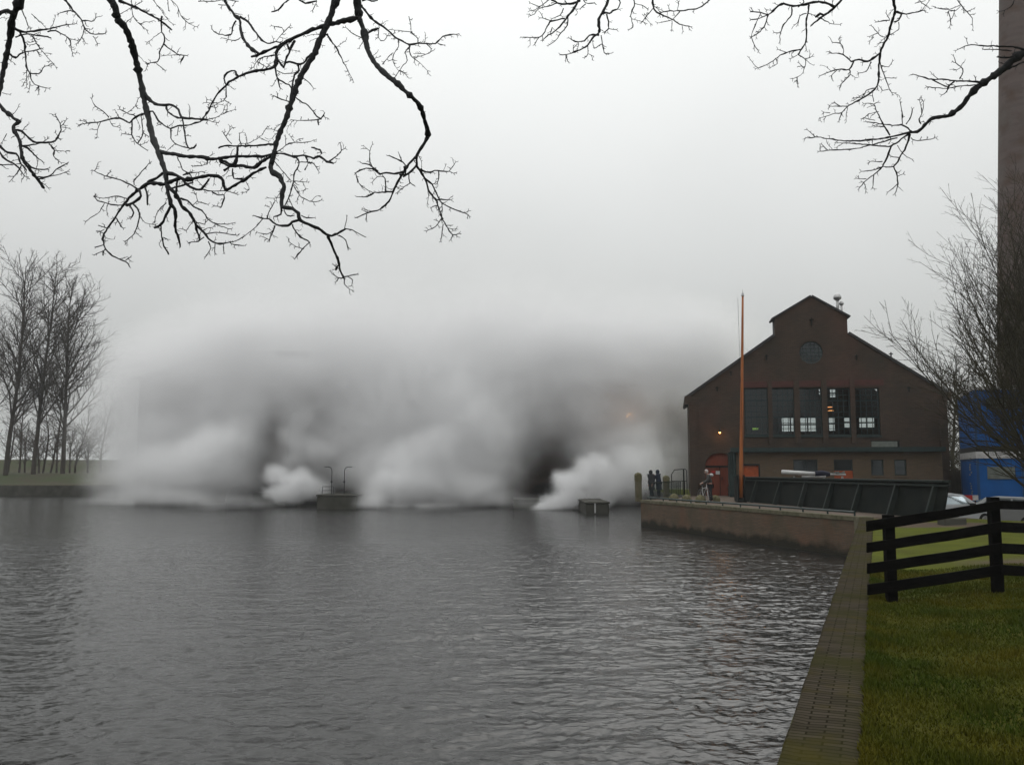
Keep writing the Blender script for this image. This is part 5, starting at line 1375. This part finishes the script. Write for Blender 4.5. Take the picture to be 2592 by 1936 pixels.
RIGHT = '''
F 14 4:600,-30 550,80 490,150 440,220 370,290 300,330 260,370
F 13 8:600,10 540,30 460,40 400,30 330,-10
F 6 3:400,30 310,60 230,80 190,130 140,150
F 5 3:330,-5 200,90 150,100
F 10 3:460,170 400,185 330,200 280,290 230,340 150,340 70,340
F 5 4:230,340 190,405
F 6 3:350,190 240,165
F 7 3:490,160 490,230 430,300 380,370 310,415
F 6 5:450,80 420,140 350,170
F 4 3:240,70 150,30
F 5 4:350,250 330,310
F 17 16:860,-30 840,50 800,120 770,180 775,260 770,300
F 12 4:770,300 710,350 670,410 600,450 500,490 420,495
F 11 4:770,320 690,320 640,370 560,380 500,345
F 6 4:790,320 800,400 820,480 850,485
F 5 4:670,420 670,490 640,525
F 4 3:680,490 720,510
F 4 4:480,500 485,550
F 5 4:800,400 730,440 715,380
F 13 5:810,120 870,125 890,100 940,85 960,30 950,-10
F 8 4:840,130 860,200 860,260 930,270
F 6 6:860,260 820,295
F 4 3:540,470 540,420
F 6 4:1080,-10 1095,40 1060,120 1070,200 1080,250 1040,270
F 4 4:1095,35 1160,50 1210,85
F 5 5:630,-10 650,30 730,30
F 5 4:650,40 600,85
F 10 4:1255,-20 1260,60 1290,110 1360,150 1420,170 1500,220 1600,245
F 5 4:1260,80 1190,160 1150,210
F 4 3:1190,165 1235,215
F 4 3:1160,130 1190,165
F 9 5:1790,-20 1700,60 1600,90 1500,100 1340,110 1320,140
F 5 3:1500,110 1430,180 1300,210
F 3 3:1520,220 1530,285
F 3 3:1480,100 1490,20
F 3 3:1410,105 1400,60
F 3 3:1430,190 1430,270
G 15 7:760,-30 680,60 560,150 480,215
G 13 6:680,60 600,25 500,20 420,40 340,50 250,35 200,70 140,120 80,100 0,95
G 9 7:470,40 460,110 445,180 450,270 440,350 400,410 380,440
G 7 3:400,400 300,420 220,460 140,520 40,555
G 4 3:290,425 220,400
G 4 3:200,470 215,520 160,545
G 6 3:380,440 440,480 430,560 400,610 340,635
G 4 3:440,475 495,455
G 4 3:375,445 320,475
G 4 3:430,550 390,510
G 4 3:375,620 380,690
G 6 3:330,60 330,120 270,200 240,270 235,340
G 4 3:240,265 190,265
G 6 5:140,125 120,200 60,270 0,300
G 6 3:80,110 30,220 5,300 30,360 60,405
G 5 5:140,120 70,150 0,160
G 11 11:520,140 560,115 590,125
G 6 3:560,150 640,190 720,200
G 5 3:450,110 400,130 380,200
G 5 5:380,60 430,20 400,-10
G 14 9:1140,-30 1160,90 1130,200 1100,300 1050,400 1035,480 1030,570 1030,640
G 9 3:1030,640 1000,720 900,790 780,860 730,910 680,915 560,950
G 8 4:1160,95 1230,115 1320,105 1390,85
G 8 8:1215,110 1190,170 1150,180
G 5 4:1120,165 1010,180
G 4 4:1120,160 1090,110
G 4 3:1190,180 1190,240 1100,290
G 4 3:1080,300 1040,290 1020,260 970,210
G 4 3:1020,270 960,295
G 3 3:990,300 960,330
G 10 4:1040,430 940,495 870,480 810,495 740,440 640,430
G 5 4:740,440 750,400 720,350 660,345
G 3 3:720,350 710,320
G 8 3:830,490 790,560 700,560 560,610
G 5 3:790,560 800,600 720,690
G 4 3:800,600 840,625
G 5 4:970,500 930,575 870,590
G 4 3:700,560 650,610
G 6 3:1040,500 1070,600 1110,700 1140,760
G 4 3:1110,720 1060,730
G 4 3:1080,630 1160,630
G 4 3:1050,530 1110,540 1140,495
G 5 3:1000,710 930,730 900,780 830,790
G 5 3:780,855 640,855
G 4 3:720,855 680,830
G 4 3:640,910 590,905
G 4 4:730,910 710,980
G 6 3:1650,-20 1690,40 1740,100 1780,150 1785,240
G 4 3:1690,50 1650,90 1590,90 1610,160 1600,220
G 4 3:1640,80 1630,130 1610,160
G 4 3:1690,40 1600,80 1490,65
G 3 3:1740,95 1790,75
G 4 3:1340,-10 1400,40 1440,70
G 4 3:1320,30 1400,10
G 4 3:2130,-10 2090,60 2000,95
'''
NEAR = '''
G 36 28:2260,390 2130,470 2030,560 1930,630 1840,690
G 26 14:1840,690 1760,770 1700,850 1590,930 1470,950 1400,1010 1340,1060 1280,1060
G 9 9:2240,480 2130,530 2060,560
G 10 3:2200,400 2110,380 2000,375 1880,370 1750,365 1650,410
G 4 3:1750,365 1735,315
G 6 4:2100,410 1980,400 1870,400
G 9 9:2140,440 2080,465 1980,460
G 10 4:1850,670 1780,655 1640,650 1560,640 1460,640 1380,620 1310,600
G 6 3:1680,640 1710,580 1690,540 1650,510 1630,450
G 3 3:1690,545 1655,565
G 7 3:1820,690 1700,690 1600,710 1520,710 1420,700
G 10 4:1640,655 1590,700 1580,740 1540,765
G 6 6:1460,645 1580,700
G 10 4:1290,1060 1180,1090 1050,1115 950,1125 800,1135 640,1120 520,1105 445,1110
G 4 3:520,1105 455,1045
G 10 3:1280,1070 1210,1120 1130,1175 1050,1175 930,1165 800,1155 700,1150
G 7 4:1180,1110 1030,1150 950,1170 820,1200 640,1210 545,1220
G 4 3:620,1210 570,1160
G 10 5:1280,1080 1260,1160 1200,1270 1150,1340 1070,1340
G 9 3:1130,1180 1100,1260 1060,1340 1000,1400 930,1450 870,1520
G 6 4:1150,1340 1180,1420 1180,1500 1160,1560
G 4 3:1180,1420 1230,1400
G 4 3:1180,1480 1105,1545
G 6 3:1050,1350 970,1370 890,1380
G 4 3:930,1440 850,1435
G 5 3:990,1410 980,1510
G 5 3:1060,1300 960,1300
G 5 3:1200,1270 1130,1260
G 4 3:1180,1170 1230,1240 1300,1285
G 5 3:1290,1110 1340,1135 1490,1110
G 8 4:1280,1050 1230,1010 1140,1010 1060,1000 930,980
G 5 3:1220,1000 1215,880 1200,810
G 8 3:1120,1090 1070,1010 1020,910 990,840 910,835
G 4 3:1030,900 950,920 910,955
G 4 3:1000,970 910,950
G 4 3:990,840 1020,825
G 5 4:1250,1000 1290,940 1300,880
G 5 3:1370,1000 1355,960 1380,920 1390,820
G 3 3:1390,820 1370,800
G 4 3:1080,1020 1000,1020
G 4 3:990,820 980,750
'''
def traced(text, depth, mb, seed, spur=1.0):
    rng = random.Random(seed); starts = []
    def W(x, y): return P(x, y, depth(x, y))
    for ln in text.strip().splitlines():
        hd_, pt_ = ln.split(':'); cr, r0, r1 = hd_.split(); ox, oy, s = CR[cr]; r0, r1 = float(r0) * s, float(r1) * s
        pts = [(ox + float(a) * s, oy + float(b) * s) for a, b in (q.split(',') for q in pt_.split())]
        # smooth and resample every few pixels, with small kinks
        n = len(pts); out = []
        for i in range(n - 1):
            p0, p1, p2, p3 = pts[max(i-1, 0)], pts[i], pts[i+1], pts[min(i+2, n-1)]
            dl = sqrt((p2[0]-p1[0])**2 + (p2[1]-p1[1])**2); k = max(2, int(dl / 7))
            for j in range(k):
                t = j / k; c = []
                for a in (0, 1):
                    c.append(.5 * (2*p1[a] + (p2[a]-p0[a])*t + (2*p0[a]-5*p1[a]+4*p2[a]-p3[a])*t*t + (3*p1[a]-p0[a]-3*p2[a]+p3[a])*t*t*t))
                out.append(c)
        out.append(list(pts[-1])); m_ = len(out)
        W3, R3 = [], []
        for i, (x, y) in enumerate(out):
            kx = 0 if i in (0, m_-1) else rng.gauss(0, .55); ky = 0 if i in (0, m_-1) else rng.gauss(0, .55)
            Y = depth(x, y); f = i / max(1, m_-1); r = (r0 + (r1 - r0) * f) * (.84 + .2 * rng.uniform(-1, 1) + (.45 if rng.random() < .07 else 0)) + .1
            if f == 1 : r *= .8
            W3.append(P(x + kx, y + ky, Y)); R3.append(max(.55, r) * Y / F)
        mb.tube(W3, R3, 7 if r0 > 6 else (5 if r0 > 2 else 4), True)
        if pts[0][1] < 0: starts.append((W3[0], R3[0]))
        if pts[-1][1] < 0: starts.append((W3[-1], R3[-1]))
        # short spurs and forked tips
        acc = rng.random() * 8
        for i in range(1, m_):
            acc += sqrt((out[i][0]-out[i-1][0])**2 + (out[i][1]-out[i-1][1])**2)
            gap = 11 if r0 < 5 else 20
            if acc > gap / spur:
                acc = rng.uniform(-6, 4); x, y = out[i]; Y = W3[i].y; sc_ = Y / F
                tdir = (W3[i] - W3[i-1]).normalized(); a = rng.choice((-1, 1)) * radians(rng.uniform(35, 80))
                dd = Matrix.Rotation(a, 3, Vector((0, 1, 0))) @ tdir; dd.y += rng.gauss(0, .35); dd.normalize()
                ln_ = rng.choice((3, 4, 6, 6, 9, 13)) * rng.uniform(.7, 1.3) * sc_; rr = rng.uniform(.6, 1.05) * sc_
                q1 = W3[i] + dd * ln_ * .55; q2 = q1 + (dd + Vector((rng.gauss(0, .3), rng.gauss(0, .3), rng.gauss(0, .3)))).normalized() * ln_ * .45
                mb.tube([W3[i], q1, q2], [rr * 1.1, rr * .9, rr * .8], 4, True)
                if ln_ > 6 * sc_:
                    for sg in (-1, 1):
                        d2 = Matrix.Rotation(sg * radians(rng.uniform(25, 55)), 3, Vector((0, 1, 0))) @ dd
                        mb.tube([q1 if sg > 0 else q2, (q1 if sg > 0 else q2) + d2 * rng.uniform(3, 7) * sc_], [rr * .8, rr * .75], 3, True)
        # longer fine twigs with their own forks
        if m_ > 8:
            for q_ in range(int(m_ * .05 * spur + rng.random())):
                i = rng.randrange(3, m_ - 1); sc_ = W3[i].y / F; td = (W3[i] - W3[i-1]).normalized()
                dd = Matrix.Rotation(rng.choice((-1, 1)) * radians(rng.uniform(35, 75)), 3, Vector((0, 1, 0))) @ td; dd.y += rng.gauss(0, .3); dd.normalize()
                pp = [W3[i]]; nn_ = rng.randint(3, 6)
                for k_ in range(nn_):
                    dd = (dd + Vector((rng.gauss(0, .22), rng.gauss(0, .15), rng.gauss(0, .22)))).normalized(); pp.append(pp[-1] + dd * 7 * sc_)
                    if rng.random() < .6:
                        sd2 = Matrix.Rotation(rng.choice((-1, 1)) * radians(rng.uniform(30, 65)), 3, Vector((0, 1, 0))) @ dd; mb.tube([pp[-1], pp[-1] + sd2 * rng.uniform(3, 9) * sc_], [.75 * sc_, .65 * sc_], 3, True)
                mb.tube(pp, [(.95 - .35 * k_ / nn_) * sc_ for k_ in range(nn_ + 1)], 4, True)
        x, y = out[-1]
        if r1 < 2.2 and y > 5:
            Y = W3[-1].y; sc_ = Y / F; td = (W3[-1] - W3[-2]).normalized()
            for sg in (-1, 1):
                d2 = Matrix.Rotation(sg * radians(rng.uniform(20, 60)), 3, Vector((0, 1, 0))) @ td; mb.tube([W3[-1], W3[-1] + d2 * rng.uniform(3, 9) * sc_], [.8 * sc_, .7 * sc_], 3, True)
    return starts
def big_tree(name, label, base, trunk_pts, trunk_r, limbs, texts, barkm):
    r_ = thing(name, label, 'tree', base)
    m = MB(); m.tube(trunk_pts, trunk_r, 14); m.build('trunk', M[barkm], r_, smooth=True)
    m = MB(); lp = []
    for pts, r0, r1 in limbs:
        pts = [Vector(p) for p in pts]; n = len(pts); fine = []
        for i in range(n - 1):
            p0, p1, p2, p3 = pts[max(i-1, 0)], pts[i], pts[i+1], pts[min(i+2, n-1)]
            for j in range(6): t = j / 6; fine.append(.5 * (2*p1 + (p2-p0)*t + (2*p0-5*p1+4*p2-p3)*t*t + (3*p1-p0-3*p2+p3)*t*t*t))
        fine.append(pts[-1]); rr = [r0 + (r1 - r0) * i / (len(fine)-1) for i in range(len(fine))]
        m.tube(fine, rr, 9); lp += fine
    for text, dep, seed, sp in texts:
        for q, rq in traced(text, dep, m, seed, sp):
            best = min(lp, key=lambda v: (v - q).length if v.z > q.z + .45 else 99)
            rg = random.Random(int(q.x * 977 + q.z * 131)); L_ = (best - q).length; nn = 7; cp = [q]
            for k in range(1, nn): cp.append(q.lerp(best, k / nn) + Vector((rg.gauss(0, .06), rg.gauss(0, .06), 0)) * L_ * .6)
            cp.append(best); m.tube(cp, [rq * (1 + .5 * k / nn) for k in range(nn + 1)], 7)
    m.build('crown', M[barkm], r_, smooth=True)
dl = lambda x, y: 6.9 + .55 * sin(x / 210 + .6) + .45 * sin(y / 160 + x / 400) + .2 * sin(x / 70 + y / 90)
dr_ = lambda x, y: 12.2 + .9 * sin(x / 260) + .6 * sin(y / 130 + x / 350)
dn = lambda x, y: 9.3 + (2592 - x) * .0016 + .35 * sin(y / 120 + x / 150)
big_tree('overhanging_tree', 'bare gnarled tree whose dark branches hang over the water from above, at the steam side', (3.2, -.9, G),
         [(3.2, -.9, 1.3), (3.15, -.7, 3), (3.1, -.3, 4.6), (3.0, .3, 5.9)], [.36, .29, .27, .22],
         [([(3.0, .2, 5.7), (1.8, 2.6, 7.3), (.2, 5.0, 8.3), (-1.0, 6.5, 8.35), (-2.2, 7.0, 8.3), (-3.4, 7.0, 8.6), (-4.6, 7.2, 8.9)], .19, .06)],
         [(LEFT, dl, 1, 1.6)], 'bark_dark')
big_tree('overhanging_tree', 'bare tree with fine dark twigs reaching in above the boiler house', (8.6, 9.4, ground_z(8.6, 9.4)),
         [(8.6, 9.4, 1.4), (8.5, 9.4, 4), (8.3, 9.5, 7), (8.1, 9.7, 9.6)], [.34, .28, .24, .16],
         [([(8.1, 9.6, 9.2), (6.6, 10.9, 10.9), (4.2, 12.2, 11.6), (1.6, 12.6, 11.7), (.2, 12.4, 11.5)], .15, .05), ([(8.35, 9.5, 6.4), (7.2, 9.4, 7.6), tuple(P(2611, 123, dn(2611, 123)))], .16, .09)],
         [(RIGHT, dr_, 2, 1.0), (NEAR, dn, 3, .85)], 'bark_dark')

# ------------------------------------------------------------------ grass blades on the near bank
rng = random.Random(9); gb = MB(); V, Fc = [], []
for i in range(105000):
    Y = 3.6 + 11.5 * rng.random() ** 1.25; X = bank_edge(Y) + .5 + rng.random() * (Y * .62 + .5 - bank_edge(Y)); near_ = rng.random() < .12
    if near_: X = bank_edge(Y) + .5 + abs(rng.gauss(0, .05)) - .05 * max(0, mnoise.noise(Vector((0, Y * 4.3, 8)))) * rng.random() * 2
    z = ground_z(X, Y); c = mnoise.noise(Vector((X * 1.2, Y * 1.2, 3)))
    h_ = (.018 + .026 * rng.random()) * (1 + .6 * c); a = rng.random() * 2 * pi; wd = .004 + .003 * rng.random() + Y * .0003
    lx, ly = rng.gauss(0, .018), rng.gauss(0, .018); b_ = len(V)
    if mnoise.noise(Vector((X * 2.1, Y * 2.1, 11))) > .32: h_ *= 1.7
    if near_: z += .01; h_ *= 1.1
    V += [(X - cos(a) * wd, Y - sin(a) * wd, z - .005), (X + cos(a) * wd, Y + sin(a) * wd, z - .005), (X + lx, Y + ly, z + h_)]
    Fc.append((b_, b_ + 1, b_ + 2))
me = bpy.data.meshes.new('grass'); me.from_pydata(V, [], Fc); me.materials.append(M['blade'])
o = bpy.data.objects.new('grass', me); col.objects.link(o); tag(o, 'short damp green and yellowing grass of the near bank', 'grass', kind='stuff')
# ------------------------------------------------------------------ steam
# a cloud of puffs: each puff is an ellipsoid in the place (x, y, z in metres), its surface broken up by billowing noise
def steam_material(alb):
    m = bpy.data.materials.new('steam'); m.use_nodes = True; N = m.node_tree.nodes; L = m.node_tree.links
    N.remove(N['Principled BSDF']); pv = N.new('ShaderNodeVolumePrincipled')
    pv.inputs['Color'].default_value = (alb, alb, alb + .004, 1); pv.inputs['Anisotropy'].default_value = 0.1
    pv.inputs['Density Attribute'].default_value = 'density'; pv.inputs['Density'].default_value = 1.0
    L.new(pv.outputs[0], N['Material Output'].inputs['Volume']); return m
M['steam'] = steam_material(.945)
M['steam_fresh'] = steam_material(.94)
def cloud(name, label, lo, hi, vox, puffs, warp, wscale, rough_cut, matn='steam', rgh=.6):
    me = bpy.data.meshes.new(name); b = MB(); b.box(lo, hi); me.from_pydata(b.v, [], b.f)
    o = bpy.data.objects.new(name, me); col.objects.link(o); tag(o, label, 'steam', kind='stuff'); me.materials.append(M[matn])
    ng = bpy.data.node_groups.new(name, 'GeometryNodeTree'); ng.interface.new_socket('Geometry', in_out='INPUT', socket_type='NodeSocketGeometry')
    ng.interface.new_socket('Geometry', in_out='OUTPUT', socket_type='NodeSocketGeometry')
    N, L = ng.nodes, ng.links; go = N.new('NodeGroupOutput'); vc = N.new('GeometryNodeVolumeCube'); sm = N.new('GeometryNodeSetMaterial'); sm.inputs['Material'].default_value = M[matn]
    vc.inputs['Min'].default_value = lo; vc.inputs['Max'].default_value = hi
    for k, i in zip('XYZ', range(3)): vc.inputs['Resolution ' + k].default_value = int((hi[i] - lo[i]) / vox)
    pos = N.new('GeometryNodeInputPosition')
    def mth(op, a, b_=None, c=None, clamp=False):
        n = N.new('ShaderNodeMath'); n.operation = op; n.use_clamp = clamp
        for i, v in enumerate((a, b_, c)):
            if v is None: continue
            if isinstance(v, (int, float)): n.inputs[i].default_value = v
            else: L.new(v, n.inputs[i])
        return n.outputs[0]
    def vm(op, a, b_, out=0):
        n = N.new('ShaderNodeVectorMath'); n.operation = op
        for i, v in enumerate((a, b_)):
            if v is None: continue
            if isinstance(v, (tuple, Vector)): n.inputs[i].default_value = v
            elif isinstance(v, (int, float)): n.inputs['Scale'].default_value = v
            else: L.new(v, n.inputs[i])
        return n.outputs[out]
    nz_ = N.new('ShaderNodeTexNoise'); nz_.inputs['Scale'].default_value = wscale; nz_.inputs['Detail'].default_value = 6; nz_.inputs['Roughness'].default_value = rgh
    L.new(pos.outputs[0], nz_.inputs['Vector'])
    wv = vm('SUBTRACT', nz_.outputs['Color'], (.5, .5, .5)); ws = N.new('ShaderNodeVectorMath'); ws.operation = 'SCALE'; L.new(wv, ws.inputs[0]); ws.inputs['Scale'].default_value = warp
    wp = vm('ADD', pos.outputs[0], ws.outputs[0])
    nb = N.new('ShaderNodeTexNoise'); nb.inputs['Scale'].default_value = wscale * 3.4; nb.inputs['Detail'].default_value = 3; L.new(pos.outputs[0], nb.inputs['Vector'])
    bil = mth('MULTIPLY_ADD', mth('ABSOLUTE', mth('SUBTRACT', nb.outputs['Fac'], .5)), -1.6, .3)     # rounded billows
    total = None; thin = []
    for (c, rad, dens, soft) in puffs:
        d = vm('LENGTH', vm('DIVIDE', vm('SUBTRACT', wp, tuple(c)), tuple(rad)), None, 1)
        d = mth('ADD', d, mth('MULTIPLY', bil, .55 * (1 - soft)))
        mr_ = N.new('ShaderNodeMapRange'); mr_.interpolation_type = 'SMOOTHSTEP'; L.new(d, mr_.inputs['Value'])
        mr_.inputs['From Min'].default_value = 1.0; mr_.inputs['From Max'].default_value = (1 - soft) * .80 if soft < 1 else 0.0
        mr_.inputs['To Min'].default_value = 0; mr_.inputs['To Max'].default_value = dens
        if dens < 0: thin.append(mr_.outputs[0]); continue          # a gap: thins whatever steam is there
        total = mr_.outputs[0] if total is None else mth('ADD', total, mr_.outputs[0])
    for t_ in thin: total = mth('MULTIPLY', total, mth('ADD', t_, 1.0, None, True))
    # wisps: thin the cloud with a large slow noise
    nl = N.new('ShaderNodeTexNoise'); nl.inputs['Scale'].default_value = .13; nl.inputs['Detail'].default_value = 4; L.new(wp, nl.inputs['Vector'])
    mr_ = N.new('ShaderNodeMapRange'); L.new(nl.outputs['Fac'], mr_.inputs[0]); mr_.inputs[1].default_value = .36; mr_.inputs[2].default_value = .62; mr_.inputs[3].default_value = rough_cut; mr_.inputs[4].default_value = 1.25
    total = mth('MULTIPLY', total, mr_.outputs[0])
    nf = N.new('ShaderNodeTexNoise'); nf.inputs['Scale'].default_value = .75; nf.inputs['Detail'].default_value = 5; nf.inputs['Roughness'].default_value = .6; L.new(wp, nf.inputs['Vector'])
    mf = N.new('ShaderNodeMapRange'); L.new(nf.outputs['Fac'], mf.inputs[0]); mf.inputs[1].default_value = .35; mf.inputs[2].default_value = .65; mf.inputs[3].default_value = .55; mf.inputs[4].default_value = 1.4
    total = mth('MULTIPLY', total, mf.outputs[0])
    # fade out at the water and at the limits
    sp = N.new('ShaderNodeSeparateXYZ'); L.new(pos.outputs[0], sp.inputs[0])
    total = mth('MULTIPLY', total, mth('MULTIPLY_ADD', sp.outputs[2], 2.5, .4, True))
    total = mth('SUBTRACT', total, .002); total = mth('MAXIMUM', total, 0.0)
    L.new(total, vc.inputs['Density']); L.new(vc.outputs[0], sm.inputs['Geometry']); L.new(sm.outputs[0], go.inputs[0])
    md = o.modifiers.new('steam', 'NODES'); md.node_group = ng
    return o
def puff(px, py, Y, rx, ry, rd, dens, soft):      # radii in photograph pixels at that distance, depth radius in metres
    c = P(px, py, Y); s = Y / F; return (c, (rx * s, rd, ry * s), dens, soft)
puffs = [
    # old steam hanging before and above the hall
    puff(420, 1010, 82, 230, 270, 6, .6, 1), puff(620, 950, 82, 350, 270, 6, .6, 1), puff(900, 940, 82, 430, 300, 6, .6, 1), puff(1280, 950, 82, 460, 280, 6, .7, 1), puff(1600, 950, 82, 400, 255, 6, .85, 1), puff(1790, 910, 83, 190, 190, 5, .6, 1),
    puff(1050, 760, 81, 900, 330, 8, .055, 1), puff(520, 1150, 81, 330, 140, 5, .4, 1), puff(860, 1150, 81, 260, 130, 5, .45, 1), puff(1600, 1180, 79, 240, 130, 5, .45, 1),
    puff(1110, 1060, 79, 340, 240, 6, .7, 1), puff(1100, 1190, 77, 300, 120, 5, .8, .9),
    # billows on the water
    puff(440, 1195, 75, 200, 105, 4, .7, .7), puff(560, 1130, 77, 160, 90, 4, .5, .7), puff(590, 1215, 78, 110, 60, 3, .4, .8), puff(640, 1050, 79, 120, 80, 3, .35, .8),
    puff(1035, 1235, 74.2, 115, 66, 3, .9, .5), puff(1090, 1170, 76, 150, 95, 4, .7, .6), puff(1190, 1235, 74, 140, 66, 3, .5, .8), puff(1190, 1080, 77, 180, 130, 4, .5, .8), puff(1010, 1060, 79, 140, 100, 4, .4, .8), puff(950, 1240, 73, 70, 50, 3, .35, .9),
    puff(1600, 1200, 71, 110, 85, 3, .40, 1), puff(310, 1225, 84, 120, 50, 5, .12, 1), puff(500, 1266, 69, 330, 24, 4, .22, 1), puff(310, 1262, 80, 130, 26, 6, .16, 1), puff(1060, 1288, 66, 220, 16, 3, .2, 1), puff(1300, 1270, 72, 160, 26, 3, .12, 1),
    puff(375, 1170, 80, 120, 130, 6, .6, 1), puff(330, 1090, 84, 190, 170, 7, .09, 1), puff(420, 1262, 78, 230, 30, 5, .5, 1), puff(310, 1210, 86, 110, 70, 5, .15, 1), puff(690, 820, 81, 270, 170, 7, .10, 1), puff(1150, 800, 81, 330, 200, 7, .05, 1), puff(1500, 800, 81, 260, 170, 7, .08, 1), puff(935, 1262, 71, 62, 30, 2.5, .7, 1),
    # gaps through which the dark wall shows
    puff(440, 1000, 80, 130, 110, 9, -.62, 1), puff(672, 1130, 79, 75, 190, 9, -.86, 1), puff(1380, 1200, 78, 140, 130, 9, -.8, 1), puff(1570, 1000, 80, 120, 90, 9, -.66, 1), puff(795, 990, 80, 75, 75, 8, -.5, 1), puff(740, 900, 82, 170, 34, 9, -.7, 1), puff(1695, 1060, 80, 90, 150, 8, -.5, 1)]
cloud('steam_cloud', 'great soft bank of white steam covering the pumping hall and the water before it', (-50, 63, .05), (27, 90, 30), .42, puffs, 4.5, .17, .6)
fresh = [
    puff(752, 1225, 75.0, 58, 52, 2.2, 1.70, 0.48), puff(722, 1250, 75.4, 70, 30, 2, 2.38, 0.48), puff(700, 1205, 76, 50, 40, 2, 1.36, 0.56), puff(800, 1235, 75.8, 60, 40, 2, 0.85, 0.70),
    puff(735, 1105, 77.4, 52, 48, 2.2, 0.61, 0.75), puff(775, 1130, 77.2, 62, 36, 2.2, 0.51, 0.86), puff(815, 1140, 77, 60, 34, 2, 0.46, 0.86), puff(745, 1160, 77, 40, 40, 2, 0.41, 0.96), puff(760, 1060, 78, 60, 40, 2, 0.41, 0.96),
    puff(1420, 1268, 70.2, 62, 36, 2.4, 1.87, 0.56), puff(1455, 1225, 70.4, 75, 52, 2.4, 1.70, 0.52), puff(1500, 1180, 70.6, 62, 46, 2.4, 1.53, 0.52), puff(1530, 1225, 71, 70, 60, 2.4, 1.53, 0.56), puff(1480, 1268, 71, 90, 34, 2.2, 1.70, 0.56),
    puff(1585, 1165, 71.2, 62, 56, 2.2, 0.77, 0.70), puff(1610, 1115, 72, 80, 80, 2.4, .2, 1.00), puff(1640, 1180, 71.6, 70, 60, 2.2, 0.59, 0.78), puff(1385, 1285, 70, 50, 18, 2, 1.70, 0.56)]
cloud('steam_plume', 'bright fresh puffs of steam boiling up from the water between the piers', (-26, 67, .05), (14, 81, 12), .19, fresh, 2.4, .5, .4, 'steam_fresh', .66)

# ------------------------------------------------------------------ damp air
hz = MB(); hz.box((-4700, -300, -3), (4700, 4700, 75))
m = bpy.data.materials.new('haze'); m.use_nodes = True; N = m.node_tree.nodes; N.remove(N['Principled BSDF']); pv = N.new('ShaderNodeVolumePrincipled')
pv.inputs['Color'].default_value = (.93, .95, .97, 1); pv.inputs['Density'].default_value = .0004; m.node_tree.links.new(pv.outputs[0], N['Material Output'].inputs['Volume'])
o = hz.build('haze', m); tag(o, kind='stuff')
